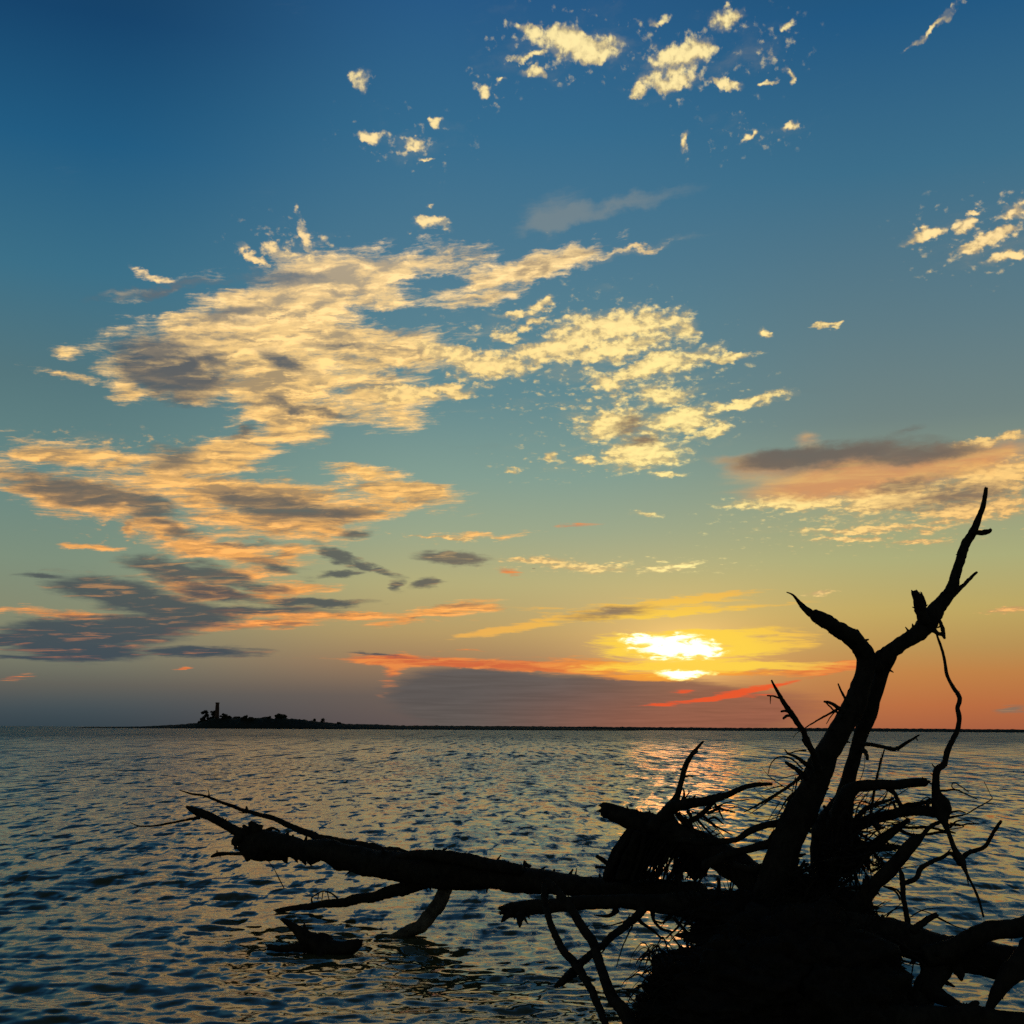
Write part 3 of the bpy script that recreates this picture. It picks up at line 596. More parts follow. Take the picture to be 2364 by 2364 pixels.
# ---- logs on the right, running out of the picture
t = thing('low_log', 'thick dark log lying along the lower right, running out of the picture', 'log', 2180, 2190, 8.2)
limb(t, 'log', 'R3', [(560, 1290, 110), (700, 1310, 100), (870, 1340, 108), (1050, 1395, 108), (1250, 1455, 112), (1500, 1500, 115), (1700, 1515, 105), (2000, 1540, 100)], 8.35, 8.1, rough=.10, lumps=22)
limb(t, 'root', 'R3', [(1200, 1480, 100), (1195, 1600, 92), (1150, 1720, 75), (1100, 1850, 90), (1060, 2000, 100)], 8.2, 7.9, lumps=6)
limb(t, 'root', 'R3', [(1340, 1560, 40), (1375, 1600, 30), (1385, 1640, 12)], 8.1)
limb(t, 'root', 'R3', [(1150, 1690, 70), (1260, 1760, 45), (1340, 1800, 35), (1420, 1860, 40)], 8.0, 7.8)
limb(t, 'stub', 'R3', [(1060, 1310, 30), (1140, 1240, 22), (1215, 1200, 18)], 8.2, 8.2, (False, True))
for pl in ([(1040, 1215, 4), (1130, 1165, 4), (1280, 1150, 2)], [(1190, 1200, 6), (1330, 1270, 4), (1460, 1315, 2)], [(820, 1240, 14), (815, 1170, 4)], [(850, 1230, 20), (855, 1200, 10)], [(880, 1210, 5), (930, 1165, 4), (980, 1120, 3)], [(730, 1200, 4), (800, 1160, 4), (880, 1130, 2)], [(1060, 1150, 3), (1200, 1200, 3), (1350, 1280, 2)]):
    limb(t, 'twig', 'R3', pl, 8.2)
t = thing('forked_log', 'heavy log rising to the right edge above the low log', 'log', 2330, 2150, 8.0)
limb(t, 'log', 'R3', [(1150, 1490, 70), (1300, 1430, 72), (1450, 1370, 62), (1600, 1305, 62), (1804, 1262, 60), (2050, 1220, 60)], 8.1, 7.9, rough=.10, lumps=10)
t = thing('propped_log', 'dark log propped on the water at the lower right corner', 'log', 2300, 2320, 7.7)
limb(t, 'log', 'R3', [(1990, 1350, 100), (1804, 1500, 85), (1690, 1610, 62), (1625, 1730, 42), (1565, 1840, 26)], 7.8, 7.7, lumps=8)
t = thing('sunken_log', 'barely visible black log along the bottom right edge of the picture', 'log', 2200, 2364, 7.6)
limb(t, 'log', 'R3', [(700, 1920, 90), (1000, 1910, 90), (1300, 1910, 95), (1480, 1885, 80), (1600, 1900, 70), (1804, 1925, 65), (2050, 1960, 80)], 7.65, 7.55, rough=.12, lumps=8)
limb(t, 'stub', 'R3', [(1440, 1850, 40), (1470, 1800, 22), (1500, 1790, 12)], 7.6)

# ---- broken log pointing up left with branches, and its root curtain
t = thing('broken_log', 'snapped thick log pointing up to the left with a spray of bare branches', 'log', 1560, 2040, 9.2)
limb(t, 'log', 'R4', [(862, 497, 50), (900, 502, 54), (1000, 540, 64), (1150, 590, 72), (1300, 640, 82), (1450, 700, 88), (1600, 790, 90), (1750, 890, 100), (1950, 1030, 110)], 9.5, 9.0, (True, False), lumps=18)
limb(t, 'branch', 'R4', [(1180, 620, 60), (1245, 545, 44), (1320, 455, 34), (1350, 385, 21), (1383, 280, 18), (1405, 190, 18), (1440, 125, 15), (1485, 75, 11), (1525, 33, 6)], 9.3, 9.4, lumps=8)
limb(t, 'branch', 'R4', [(1240, 560, 50), (1330, 465, 40), (1450, 440, 35), (1580, 428, 28), (1680, 392, 21), (1790, 345, 17), (1870, 328, 16), (1985, 320, 9)], 9.3, 9.1, lumps=12)
for pl in ([(1382, 270, 9), (1430, 266, 6), (1456, 271, 5)], [(1398, 220, 8), (1370, 224, 6)], [(1440, 130, 9), (1475, 108, 7), (1488, 98, 4)], [(1330, 450, 16), (1310, 425, 14)], [(1380, 440, 12), (1395, 390, 8), (1388, 350, 4)], [(1400, 420, 6), (1430, 375, 4)],
           [(1450, 430, 14), (1465, 400, 6)], [(1150, 560, 16), (1163, 520, 10), (1160, 495, 4)], [(1190, 550, 6), (1185, 510, 3)], [(1080, 520, 8), (1078, 488, 4)], [(1590, 440, 14), (1540, 500, 16), (1480, 545, 18), (1400, 580, 20)], [(1600, 450, 8), (1630, 500, 7), (1660, 562, 4)],
           [(1600, 470, 9), (1660, 490, 7), (1735, 510, 5)], [(1620, 470, 6), (1700, 440, 4), (1830, 425, 3)], [(1470, 540, 10), (1520, 600, 8), (1590, 670, 5)], [(1520, 530, 9), (1590, 590, 8), (1640, 620, 6), (1720, 665, 4)], [(1400, 550, 16), (1450, 620, 14), (1530, 700, 10)],
           [(1350, 520, 20), (1410, 600, 16), (1480, 680, 14)], [(1560, 560, 6), (1600, 545, 8), (1660, 590, 4)], [(1420, 500, 14), (1440, 540, 12), (1440, 600, 10)], [(1300, 500, 16), (1330, 560, 14), (1380, 620, 12)], [(1550, 520, 10), (1610, 490, 10), (1640, 480, 8)], [(1540, 500, 8), (1560, 470, 8)], [(1590, 670, 6), (1640, 650, 4)]):
    limb(t, 'twig', 'R4', pl, 9.3, 9.1 + random.random() * .3)
limb(t, 'stub', 'R4', [(900, 870, 18), (850, 830, 15), (805, 802, 12)], 9.6, 9.6, (False, True))
limb(t, 'stub', 'R4', [(900, 885, 12), (840, 878, 9), (800, 880, 9)], 9.6)
# ---- curtain of roots below it
def fibres(parent, name, n, fn, mat, seed, kind=None):
    rnd = random.Random(seed); V = []; Fc = []
    for i in range(n):
        pts = fn(rnd, i)
        v, f = tube(pts, 5, .18, (False, False), rnd.randrange(9999))
        o = len(V); V += v; Fc += [tuple(x + o for x in ff) for ff in f]
    ob = mesh_obj(name, V, Fc, mat, parent)
    if kind: ob['kind'] = kind
    return ob
def blob(c, rad, seed):
    bm = bmesh.new(); bmesh.ops.create_icosphere(bm, subdivisions=5, radius=1)
    for v in bm.verts:
        p = v.co.copy(); o = Vector((seed * 5.3, 0, 0))
        h = .28 * mnoise.noise(p * 2 + o) + .16 * mnoise.noise(p * 6 + o) + .10 * mnoise.noise(p * 15 + o) + .05 * mnoise.noise(p * 34 + o)
        p *= 1 + h; v.co = Vector((c[0] + p.x * rad[0], c[1] + p.y * rad[1], c[2] + p.z * rad[2]))
    vs = [tuple(v.co) for v in bm.verts]; fs = [tuple(v.index for v in f.verts) for f in bm.faces]; bm.free(); return vs, fs
def blobs(lst, parent, name, mat):
    V = []; Fc = []
    for i, (fx, fy, Y, rx, ry, rz) in enumerate(lst):
        c = at(fx, fy, Y); k = Y * T22 / 1182
        v, f = blob(c, (rx * k, rz, ry * k), i + 1); o = len(V); V += v; Fc += [tuple(x + o for x in ff) for ff in f]
    return mesh_obj(name, V, Fc, mat, parent)
def PX(fx, fy, Y, r): v = at(fx, fy, Y); return (v.x, v.y, v.z, r * Y * T22 / 1182)
t2 = thing('root_curtain', 'slanting curtain of matted roots under the snapped log, pierced by sunlit gaps', 'roots', 1500, 2030, 9.4)
def fc(rnd, i):
    s = rnd.random() ** 1.5; k = .34369
    x0 = 1030 + 530 * s; y0 = 630 + 140 * s
    s2 = min(max(s + rnd.uniform(-.12, .12), 0), 1)
    x1 = 870 + 600 * s2; y1 = 950 + 20 * rnd.random()
    r = rnd.uniform(10, 30) if s < .22 else rnd.uniform(3, 9)
    mx, my = (x0 + x1) / 2 + rnd.uniform(-25, 20) - 10, (y0 + y1) / 2 + rnd.uniform(-20, 20)
    Y = 9.4 + rnd.uniform(-.2, .25)
    return [PX(1100 + x * k, 1700 + y * k, Y, rr * k) for x, y, rr in ((x0, y0, r), (mx, my, r * rnd.uniform(.7, 1.1)), (x1, y1, r * .9))]
blobs([(1445, 1988, 9.45, 26, 44, .12), (1480, 1938, 9.4, 38, 18, .12), (1450, 2020, 9.4, 46, 12, .12), (1545, 1958, 9.4, 50, 18, .12), (1606, 1985, 9.4, 30, 40, .12), (1515, 1985, 9.45, 24, 12, .1), (1565, 2010, 9.45, 10, 20, .1)], t2, 'root_mat', M_ROOT)
fibres(t2, 'matted_roots', 130, fc, M_ROOT, 3)
def fc2(rnd, i):
    k = .34369; x0 = rnd.uniform(950, 1600); y0 = rnd.uniform(680, 900); a = rnd.uniform(-1.2, 1.2); L = rnd.uniform(60, 200); r = rnd.uniform(3, 9)
    return [PX(1100 + x * k, 1700 + y * k, 9.3, rr * k) for x, y, rr in ((x0, y0, r), (x0 + L * .5 * math.cos(a), y0 + L * .5 * math.sin(a) + rnd.uniform(-15, 15), r), (x0 + L * math.cos(a), y0 + L * math.sin(a), r * .3))]
fibres(t2, 'crossing_roots', 34, fc2, M_ROOT, 4)

# ---- long fallen trunk reaching to the left
t = thing('fallen_trunk', 'long fallen tree trunk stretching left over the water with a ragged broken crown', 'fallen tree', 1100, 2030, 11.0)
limb(t, 'trunk', 'L5', [(925, 570, 70), (1000, 572, 84), (1150, 590, 78), (1300, 622, 74), (1500, 655, 82), (1700, 703, 95), (1932, 742, 102), (2200, 772, 106), (2450, 785, 116), (2700, 812, 106), (2950, 848, 96), (3200, 878, 84), (3500, 905, 72), (3900, 930, 74), (4300, 960, 84)], 12.6, 9.2, (True, False), rough=.13, lumps=70)
limb(t, 'branch', 'L5', [(430, 192, 3), (520, 220, 7), (630, 238, 8), (750, 285, 11), (900, 340, 13), (1020, 372, 15), (1150, 410, 18), (1300, 480, 22), (1450, 540, 27), (1600, 585, 34), (1800, 625, 42), (2050, 672, 46), (2300, 715, 36), (2500, 760, 22)], 12.9, 11.6, lumps=16)
limb(t, 'branch', 'L5', [(485, 318, 11), (540, 345, 24), (600, 368, 32), (700, 410, 30), (800, 465, 31), (880, 510, 38), (980, 560, 55)], 12.9, 12.5, (True, False), lumps=10)
limb(t, 'stub', 'L5', [(980, 600, 45), (900, 582, 32), (850, 578, 28), (832, 580, 24)], 12.5, 12.6, (False, True))
limb(t, 'stub', 'L5', [(950, 520, 30), (925, 475, 18), (905, 458, 10)], 12.5)
limb(t, 'stub', 'L5', [(1010, 500, 50), (970, 450, 26), (958, 432, 14)], 12.5, 12.5, (False, True))
limb(t, 'branch', 'L6', [(540, 680, 20), (700, 672, 34), (850, 678, 42), (1050, 712, 46), (1250, 745, 46), (1450, 790, 40)], 11.2, 10.4, lumps=12)
for pl in ([(650, 240, 8), (652, 215, 4), (643, 182, 2)], [(640, 240, 6), (610, 250, 3)], [(932, 345, 14), (930, 325, 8), (928, 312, 3)], [(935, 358, 10), (905, 362, 5), (873, 358, 3)], [(585, 395, 14), (520, 408, 10), (450, 420, 8), (330, 445, 8), (230, 460, 6), (130, 460, 5), (65, 433, 2)], [(125, 462, 4), (78, 482, 2)], [(425, 422, 6), (425, 440, 2)],
           [(850, 590, 14), (850, 632, 10)], [(960, 662, 18), (880, 662, 13), (800, 668, 12), (720, 672, 15), (668, 690, 9)], [(712, 665, 8), (712, 640, 4)], [(735, 675, 8), (735, 695, 3)], [(930, 650, 40), (945, 700, 20), (940, 718, 6)], [(1290, 690, 20), (1310, 732, 5)], [(1385, 690, 34), (1405, 740, 12), (1415, 760, 4)], [(1220, 690, 26), (1232, 732, 6)], [(1350, 690, 30), (1350, 722, 8)], [(750, 420, 12), (752, 395, 3)],
           [(1060, 680, 2), (1130, 770, 3)], [(1280, 560, 20), (1275, 525, 6)], [(1240, 560, 20), (1228, 530, 5)], [(1130, 765, 2), (1165, 835, 4), (1210, 922, 4)]):
    limb(t, 'twig', 'L5', pl, 12.5)
for pl in ([(805, 660, 14), (808, 635, 7), (812, 620, 4)], [(1500, 770, 34), (1485, 735, 14), (1482, 718, 5)], [(880, 640, 10), (905, 628, 6)], [(1700, 800, 14), (1705, 780, 6)]):
    limb(t, 'stub', 'L6', pl, 10.8)
YA = water_y(750 + .31056 * 600, 1764 + .31056 * 1275)
limb(t, 'branch', 'L6', [(960, 820, 50), (930, 880, 46), (880, 980, 52), (820, 1070, 50), (770, 1150, 52), (700, 1210, 48), (600, 1250, 42), (500, 1290, 22), (430, 1330, 20)], 11.2, YA - .1, mat=M_PALE, lumps=6, label='pale barkless branch dipping into the water')
YB = water_y(280 + .31056 * 1400, 1764 + .31056 * 1085)
limb(t, 'branch', 'L6', [(820, 850, 60), (650, 890, 58), (500, 945, 44), (300, 995, 36), (150, 1030, 34), (0, 1040, 28), (-150, 1060, 22), (-330, 1085, 16), (-420, 1110, 10)], 11.4, YB, lumps=14)
for pl in ([(1420, 1030, 8), (1415, 1000, 6), (1440, 975, 5), (1500, 945, 5), (1560, 960, 6), (1610, 1000, 8)], [(1500, 950, 4), (1490, 1010, 4)], [(1530, 950, 4), (1545, 1010, 4)], [(1470, 960, 4), (1460, 1010, 4)]):
    limb(t, 'twig', 'L5', pl, YB - .2)

limb(t, 'broken_end', 'L5', [(1300, 620, 60), (1150, 598, 92), (1030, 590, 105), (955, 590, 90)], 12.4, 12.6, (False, True), rough=.24, lumps=14)
for pl in ([(1000, 520, 40), (975, 465, 24), (962, 432, 12)], [(960, 640, 50), (935, 690, 26), (938, 722, 8)], [(1180, 640, 40), (1200, 700, 20), (1235, 735, 6)], [(1330, 660, 40), (1365, 730, 14), (1370, 752, 5)], [(1080, 520, 30), (1120, 480, 12), (1180, 500, 6)], [(900, 560, 30), (850, 560, 26), (838, 600, 14)], [(1560, 720, 30), (1600, 780, 12), (1640, 790, 5)]):
    limb(t, 'stub', 'L5', pl, 12.5, rough=.3)
YD = water_y(280 + .31056 * 1900, 1764 + .31056 * 1180)
# ---- driftwood half sunk in the water
YC = water_y(280 + .31056 * 1500, 1764 + .31056 * 1400)
t = thing('driftwood', 'small horned piece of driftwood half sunk in the water, bottom left', 'driftwood', 750, 2190, YC)
limb(t, 'snag', 'L5', [(1188, 1150, 9), (1225, 1170, 20), (1280, 1210, 27), (1350, 1270, 46), (1430, 1325, 66), (1520, 1355, 62), (1650, 1362, 52), (1735, 1345, 46), (1780, 1330, 26)], YC, YC - .05, (True, True), lumps=10)
limb(t, 'arm', 'L5', [(1480, 1380, 40), (1350, 1370, 32), (1250, 1372, 28), (1150, 1370, 24), (1088, 1365, 20)], YC, YC + .05, (False, True), lumps=4)
limb(t, 'horn', 'L5', [(1370, 1260, 30), (1362, 1215, 14), (1360, 1182, 5)], YC)
limb(t, 'horn', 'L5', [(1330, 1250, 16), (1325, 1205, 5)], YC)
limb(t, 'root', 'L5', [(1500, 1300, 60), (1475, 1420, 20), (1470, 1500, 8)], YC, YC - .2)

# ---- long low log with ragged end
t = thing('ragged_log', 'long level log with a ragged torn left end, below the fallen trunk', 'log', 1400, 2090, 8.9)
limb(t, 'log', 'R4', [(175, 1168, 30), (230, 1170, 48), (300, 1165, 50), (400, 1142, 48), (600, 1125, 46), (800, 1120, 44), (1000, 1118, 46), (1200, 1125, 58), (1400, 1140, 85), (1600, 1170, 110)], 9.1, 8.7, (True, False), lumps=30)
for pl in ([(230, 1190, 30), (190, 1215, 20), (168, 1245, 6)], [(290, 1190, 26), (288, 1240, 20), (292, 1282, 6)], [(310, 1200, 14), (330, 1240, 8), (347, 1258, 4)], [(200, 1150, 20), (150, 1152, 5)], [(200, 1170, 16), (160, 1195, 5)], [(940, 1160, 24), (910, 1195, 14), (860, 1208, 9), (790, 1200, 4)], [(1000, 1240, 5), (900, 1270, 4), (770, 1272, 2)],
           [(1070, 1210, 16), (1120, 1260, 11), (1180, 1300, 9), (1250, 1362, 6)], [(1050, 1265, 6), (1010, 1350, 5), (975, 1430, 4), (940, 1550, 3)], [(1180, 1160, 20), (1190, 1230, 12), (1240, 1290, 10), (1310, 1310, 8)], [(1300, 1200, 10), (1250, 1250, 8), (1200, 1240, 5)], [(1030, 1200, 4), (980, 1250, 3), (800, 1290, 2)]):
    limb(t, 'splinter', 'R4', pl, 8.95, 8.85)
def stick(label, pl, Y0, Y1, extra=()):
    t = thing('driftwood_stick', label, 'stick', 1100 + pl[0][0] * .34369, 1700 + pl[0][1] * .34369, Y0, 'sticks crossing in front of the ragged log')
    limb(t, 'stick', 'R4', pl, Y0, Y1, (True, False), lumps=7)
    for e in extra: limb(t, 'twig', 'R4', e, (Y0 + Y1) / 2)
stick('thin curved stick, leftmost of the three crossing sticks', [(455, 1000, 18), (455, 1080, 20), (475, 1190, 21), (520, 1310, 23), (580, 1430, 25), (670, 1540, 28), (740, 1640, 26), (800, 1770, 25), (860, 1932, 24), (900, 2050, 24)], 8.6, 7.7)
stick('thicker stick running steeply down into the root mass, right of the curved one', [(470, 960, 14), (540, 1040, 24), (620, 1130, 28), (690, 1240, 30), (770, 1370, 33), (820, 1500, 31), (870, 1640, 34), (920, 1760, 38), (1000, 1870, 45), (1060, 2000, 50)], 8.5, 7.7)
stick('stick slanting down to the left across the other two', [(1120, 1150, 30), (1090, 1195, 28), (1000, 1275, 25), (900, 1355, 25), (810, 1430, 22), (720, 1510, 26), (640, 1590, 32), (560, 1660, 20), (530, 1680, 10)], 8.8, 8.1, [[(880, 1350, 6), (860, 1430, 5), (830, 1460, 4)]])

# ---- root mass at the foot of the tree
t = thing('root_mass', 'black mound of matted roots and soil at the foot of the dead tree', 'root mass', 1800, 2330, 8.0)
MB = [(1860, 2250, 8.2, 200, 140, .5), (1720, 2270, 8.1, 190, 100, .5), (1670, 2300, 8.0, 160, 76, .45), (1930, 2320, 8.0, 170, 110, .5), (1810, 2175, 8.5, 185, 62, .4), (1700, 2115, 8.7, 110, 52, .3), (1945, 1962, 8.95, 46, 46, .2), (1600, 2335, 7.9, 120, 40, .3), (1770, 2095, 8.9, 90, 34, .25), (1890, 2120, 8.7, 130, 60, .3), (1960, 2190, 8.4, 100, 60, .3)]
blobs(MB, t, 'soil_and_roots', M_ROOT)
def fm(rnd, i):
    b = MB[rnd.choice((0, 0, 1, 1, 2, 2, 2, 3, 3, 4, 5, 5, 7, 8, 9, 10))]
    a = rnd.uniform(0, 6.283); e = rnd.uniform(.75, 1.02)
    x0 = b[0] + b[3] * e * math.cos(a); y0 = b[1] + b[4] * e * math.sin(a); Y = b[2] + rnd.uniform(-.35, .1)
    L = rnd.uniform(14, 60) * rnd.choice((1, 1, 1, 1.9)); a2 = math.atan2(b[4] * math.sin(a), b[3] * math.cos(a)) + rnd.uniform(-1.0, 1.0); r = rnd.uniform(.8, 3.6)
    c = rnd.uniform(-.35, .35)
    pts = []
    for s in (0, .35, .7, 1):
        aa = a2 + c * s * 2
        pts.append(PX(x0 + L * s * math.cos(aa), y0 + L * s * math.sin(aa) + 10 * s * s, Y, r * (1 - .75 * s)))
    return pts
o = fibres(t, 'root_fibres', 1500, fm, M_ROOT, 11, 'stuff')
def ft(rnd, i):   # tangle behind the trunks and under the right log
    zone = rnd.choice(((1815, 2010, 1880, 2100), (1990, 2170, 2110, 2330), (1920, 2110, 1990, 2150), (1900, 1960, 1990, 2060), (1560, 2060, 1700, 2200), (1900, 1890, 2000, 1990), (1815, 2010, 1880, 2100)))
    x0 = rnd.uniform(zone[0], zone[2]); y0 = rnd.uniform(zone[1], zone[3]); a = rnd.uniform(0, 3.1416); L = rnd.uniform(30, 110); r = rnd.uniform(.8, 3.2); Y = rnd.uniform(8.4, 9.2)
    if y0 > 2180: Y = rnd.uniform(7.9, 8.2)
    return [PX(x0 + L * s * math.cos(a) + rnd.uniform(-6, 6), y0 + L * s * math.sin(a) + rnd.uniform(-6, 6), Y, r * (1.2 - s)) for s in (-.5, -.15, .2, .5)]
fibres(t, 'tangled_twigs', 330, ft, M_ROOT, 12, 'stuff')
def fg(rnd, i):   # bent grass-like roots on the left flank
    x0 = rnd.uniform(1500, 1560); y0 = rnd.uniform(2200, 2330); L = rnd.uniform(30, 80); r = rnd.uniform(.8, 2.4); h = rnd.uniform(10, 40)
    return [PX(x0, y0, 7.9, r), PX(x0 - L * .4, y0 - h, 7.85, r), PX(x0 - L * .8, y0 - h * .4, 7.8, r * .7), PX(x0 - L, y0 + h * .5, 7.8, r * .3)]
fibres(t, 'bent_roots', 46, fg, M_ROOT, 13, 'stuff')
def fk(rnd, i):   # fine sprays of twigs right and left of the trunks
    if i % 3: x0 = rnd.uniform(1930, 2080); y0 = rnd.uniform(1840, 2010); a = rnd.uniform(-1.0, .5)
    elif i % 2: x0 = rnd.uniform(1540, 1640); y0 = rnd.uniform(1840, 1920); a = rnd.uniform(-.5, 1.2)
    else: x0 = rnd.uniform(1800, 1850); y0 = rnd.uniform(1780, 1900); a = rnd.uniform(2.2, 3.6)
    L = rnd.uniform(40, 125); c = rnd.uniform(-.7, .7); r = rnd.uniform(.7, 1.7)
    return [PX(x0 + L * s * math.cos(a + c * s), y0 + L * s * math.sin(a + c * s) + 6 * s * s, 8.85, r * (1.1 - .8 * s)) for s in (0, .25, .5, .75, 1)]
fibres(t, 'fine_sprays', 110, fk, M_ROOT, 15, 'stuff')
def fh(rnd, i):   # hanging strands under the branch right of the trunks
    x0 = rnd.uniform(1960, 2035); y0 = rnd.uniform(1960, 1990); L = rnd.uniform(30, 75); s = (x0 - 2000) * .25
    return [PX(x0, y0, 8.8, 1.4), PX(x0 + s * .5 + rnd.uniform(-3, 3), y0 + L * .5, 8.8, 1.1), PX(x0 + s + rnd.uniform(-5, 5), y0 + L, 8.8, .5)]
fibres(t, 'hanging_strands', 45, fh, M_ROOT, 14, 'stuff')

# ------------------------------------------------------------------ far land
YI = 1400.0
def shore(name, xs, Y, base_extra, seed, mat, label=None):
    """low strip of land with scrub along its top; xs = [(fx, height_px_above_waterline)]"""
    V = []; Fc = []; rnd = random.Random(seed)
    pts = []; x = xs[0][0]
    while x <= xs[-1][0]:
        for (a, ha), (b, hb) in zip(xs, xs[1:]):
            if a <= x <= b: h = ha + (hb - ha) * (x - a) / (b - a); break
        Yx = Y(x) if callable(Y) else Y
        v = at(x, 1682, Yx); k = Yx * T22 / 1182
        hh = max(h * k * (1 + .16 * mnoise.noise(Vector((x * .11, seed, 0)))), .05)
        pts.append((v.x, Yx, hh)); x += 1.2
    prof = [(-1.0, -1.0), (-.9, .12), (-.55, .45), (-.25, .9), (0, 1.0), (.4, .9), (1.0, -.5)]
    D = 40
    for i, (X, Yx, h) in enumerate(pts):
        for (dy, z) in prof:
            V.append((X, Yx + 45 + dy * D, (z * h if z > 0 else z * 1.0) + (.10 * h * mnoise.noise(Vector((X * .03, dy * 3, seed))) if z > 0 else 0)))
    n = len(prof)
    for i in range(len(pts) - 1):
        for j in range(n - 1):
            a = i * n + j; Fc.append((a, a + n, a + n + 1, a + 1))
    return mesh_obj(name, V, Fc, mat)
o = shore('island', [(150, .1), (165, 2), (300, 4), (390, 9), (440, 14), (465, 24), (640, 25), (700, 20), (760, 14), (900, 10), (1060, 8), (1300, 7), (1500, .2)], YI, 0, 2, M_LAND); tag(o, kind='structure')
o = shore('far_shore', [(800, 6), (1000, 8), (1400, 7.5), (1700, 7), (2000, 8), (2364, 7), (2700, 7)], lambda x: 2600 - 900 * max(0, min(1, (x - 900) / 1500)), 0, 5, M_LAND); tag(o, kind='structure')

def ipt(fx, py, Y=YI + 45):      # island point: picture column, px above waterline
    v = at(fx, 1682, Y); return v.x, Y, py * Y * T22 / 1182
# lighthouse ruin
x0, y0, _ = ipt(499.5, 0); k = (YI + 45) * T22 / 1182
lt = empty('brick_tower', (x0, y0, 3)); tag(lt, 'tall tapering brick tower rising alone above the island trees', 'tower')
def lathe(prof, seg, mat, name, parent, ctr):
    V = []; Fc = []
    for r, z in prof:
        for s in range(seg):
            a = 2 * math.pi * s / seg; V.append((ctr[0] + r * math.cos(a), ctr[1] + r * math.sin(a), z))
    for i in range(len(prof) - 1):
        for s in range(seg):
            a = i * seg + s; b = i * seg + (s + 1) % seg; Fc.append((a, b, b + seg, a + seg))
    Fc.append(tuple(range(seg))[::-1]); Fc.append(tuple((len(prof) - 1) * seg + s for s in range(seg)))
    return mesh_obj(name, V, Fc, mat, parent, False)
H = 59 * k
lathe([(6.4 * k, 1), (6.1 * k, 6 * k), (4.0 * k, H - 3 * k)], 20, M_BRICK, 'shaft', lt, (x0, y0))
lathe([(4.05 * k, H - 2.98 * k), (4.8 * k, H - 2.4 * k), (4.8 * k, H - .6 * k), (4.0 * k, H - .55 * k), (3.9 * k, H)], 20, M_BRICK, 'parapet', lt, (x0, y0))
M_HOLE, b_ = new_mat('dark_opening'); b_.inputs['Base Color'].default_value = (.01, .01, .01, 1)
for zz in (16, 30, 43):
    r = (6.1 - (6.1 - 4.0) * (zz - 6) / 50) * k + .02; w = .55; z = zz * k
    mesh_obj('window', [(x0 - w, y0 - r + .3, z), (x0 + w, y0 - r + .3, z), (x0 + w, y0 - r + .3, z + 1.8), (x0 - w, y0 - r + .3, z + 1.8), (x0 - w, y0 - r - .06, z), (x0 + w, y0 - r - .06, z), (x0 + w, y0 - r - .06, z + 1.8), (x0 - w, y0 - r - .06, z + 1.8)], [(4, 5, 6, 7), (0, 4, 7, 3), (5, 1, 2, 6), (7, 6, 2, 3), (0, 1, 5, 4)], M_HOLE, lt, False)
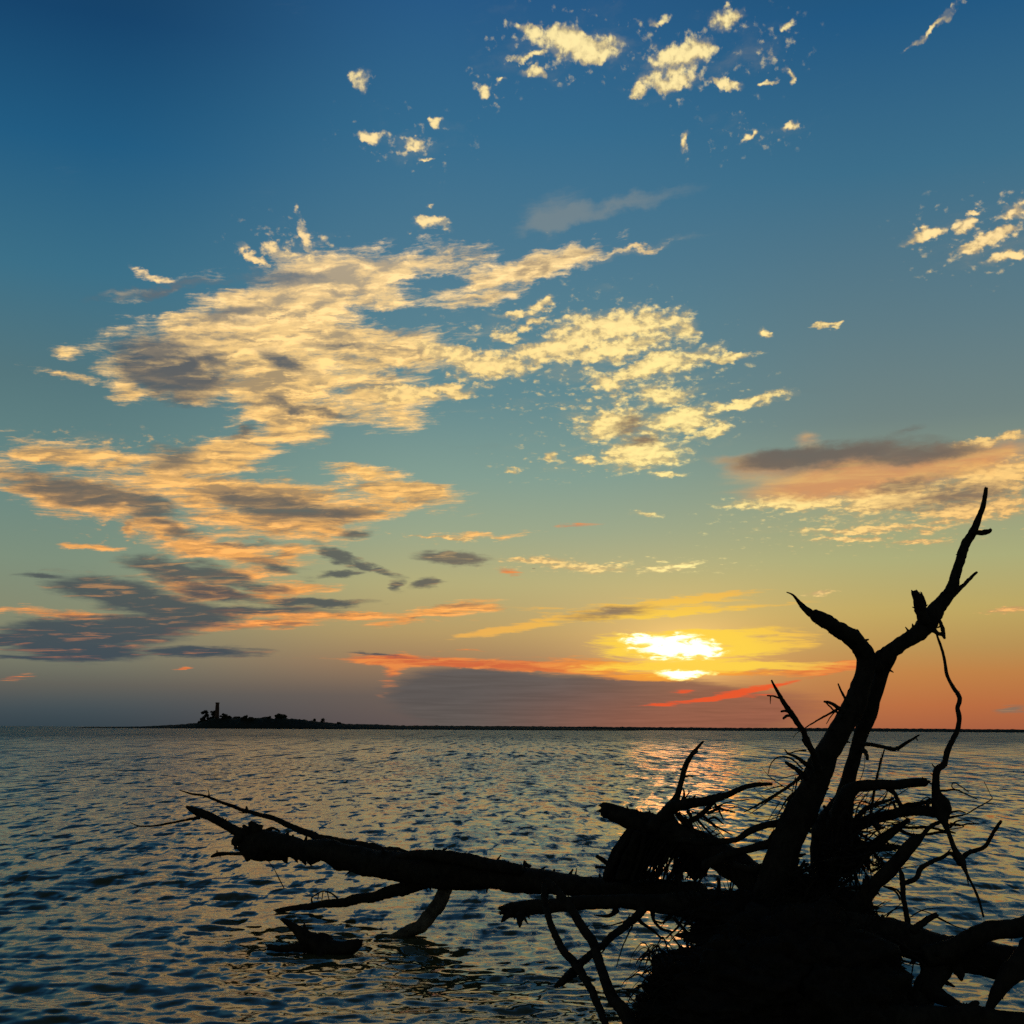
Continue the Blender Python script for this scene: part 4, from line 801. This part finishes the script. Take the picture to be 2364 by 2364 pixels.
def tree(fx, w, h, base, kind, label, lean=0.0, gaps=.3, n=900):
    rnd = random.Random(int(fx * 7)); X, Yb, _ = ipt(fx, 0); Yb += rnd.uniform(-12, 12)
    e = empty(kind, (X, Yb, base * k * .6)); tag(e, label, 'tree' if kind != 'shrub' else 'shrub', 'trees on the island')
    z0, z1 = base * k * .6, h * k; R = w * k
    v, f = tube([(X, Yb, z0 - 1, .45), (X + lean * .4, Yb, (z0 + z1) / 2, .33), (X + lean, Yb, z1 - 1, .12)], 7, .1)
    for s in range(5):
        a = rnd.uniform(0, 6.28); zz = z0 + (z1 - z0) * rnd.uniform(.35, .6)
        v2, f2 = tube([(X + lean * .4, Yb, zz, .2), (X + lean * .6 + R * .4 * math.cos(a), Yb + R * .4 * math.sin(a), zz + (z1 - z0) * .2, .12), (X + lean + R * .75 * math.cos(a), Yb + R * .7 * math.sin(a), zz + (z1 - z0) * .34, .05)], 5, .1)
        o = len(v); v += v2; f += [tuple(x + o for x in ff) for ff in f2]
    mesh_obj('trunk', v, f, M_BARK, e)
    cl = []
    for c in range(22):
        a = rnd.uniform(0, 6.28); rr = R * math.sqrt(rnd.random()) * .75; hz = rnd.uniform(.12, .9)
        sc = math.sqrt(max(1 - ((hz - .5) / .62) ** 2, .05))
        cl.append((X + lean * hz + rr * sc * math.cos(a), Yb + rr * sc * math.sin(a), z0 + (z1 - z0) * hz, R * rnd.uniform(.22, .42)))
    V = []; Fc = []
    for _ in range(n):
        c = rnd.choice(cl); d = Vector((rnd.gauss(0, 1), rnd.gauss(0, 1), rnd.gauss(0, 1))).normalized() * c[3] * rnd.random() ** .4
        p = Vector(c[:3]) + Vector((d.x, d.y, d.z * .75)); s = rnd.uniform(.45, 1.1)
        p.z = min(max(p.z, z0 - .5), z1)
        u = Vector((rnd.gauss(0, 1), rnd.gauss(0, 1), rnd.gauss(0, 1))).normalized(); w_ = u.orthogonal().normalized()
        o = len(V); V += [p - u * s, p + w_ * s * .7, p + u * s, p - w_ * s * .7]; Fc.append((o, o + 1, o + 2, o + 3))
    mesh_obj('crown', V, Fc, M_LEAF, e, False)
TR = [(474, 11, 43, 12, 'tree', 'broad tree at the left end of the island, just left of the tower', 0), (487, 9, 44, 12, 'tree', 'tall tree touching the left side of the tower', 0), (466, 9, 26, 10, 'shrub', 'low bush at the foot of the leftmost island tree', 0),
      (514, 11, 35, 12, 'tree', 'flat topped tree just right of the tower', 1), (527, 9, 29, 12, 'tree', 'rounded small tree, second to the right of the tower', 0), (545, 14, 27, 12, 'tree', 'low rounded tree between the tower and the island middle', 0), (565, 9, 32, 12, 'tree', 'small pointed tree near the island middle', 1),
      (582, 14, 26, 10, 'tree', 'low wide tree in the dip of the island skyline', 0), (608, 13, 27, 10, 'tree', 'sloping low tree left of the biggest rounded tree', 0), (620, 9, 30, 10, 'tree', 'short tree pressed against the left of the biggest rounded tree', 0), (646, 18, 35, 10, 'tree', 'biggest rounded tree on the right part of the island', 0),
      (669, 11, 19, 8, 'shrub', 'bush trailing off right of the biggest rounded tree', 0), (692, 5, 24, 9, 'shrub', 'thin wind bent sapling on the low right tail of the island', 2), (721, 6, 24, 8, 'tree', 'small solid conical tree on the right tail', 0), (740, 8, 25, 8, 'tree', 'loose feathery tree, rightmost on the island tail', 3), (783, 6, 16, 5, 'shrub', 'lone dot of bush far along the right spit', 0)]
for fx, w_, h, b, kd, lb, ln in TR: tree(fx, w_, h, b, kd, lb, ln, n=420 if 'sapling' in lb or 'feathery' in lb else (3200 if w_ > 12 else 1700))

# ------------------------------------------------------------------ render settings
scene.view_settings.view_transform = 'Standard'; scene.view_settings.look = 'None'
scene.view_settings.exposure = 0; scene.view_settings.gamma = 1
scene.render.engine = 'CYCLES'
scene.cycles.use_denoising = False; scene.cycles.use_adaptive_sampling = True; scene.cycles.adaptive_threshold = .02; scene.cycles.adaptive_min_samples = 16
scene.cycles.max_bounces = 2; scene.cycles.sample_clamp_direct = 12; scene.cycles.sample_clamp_indirect = 4
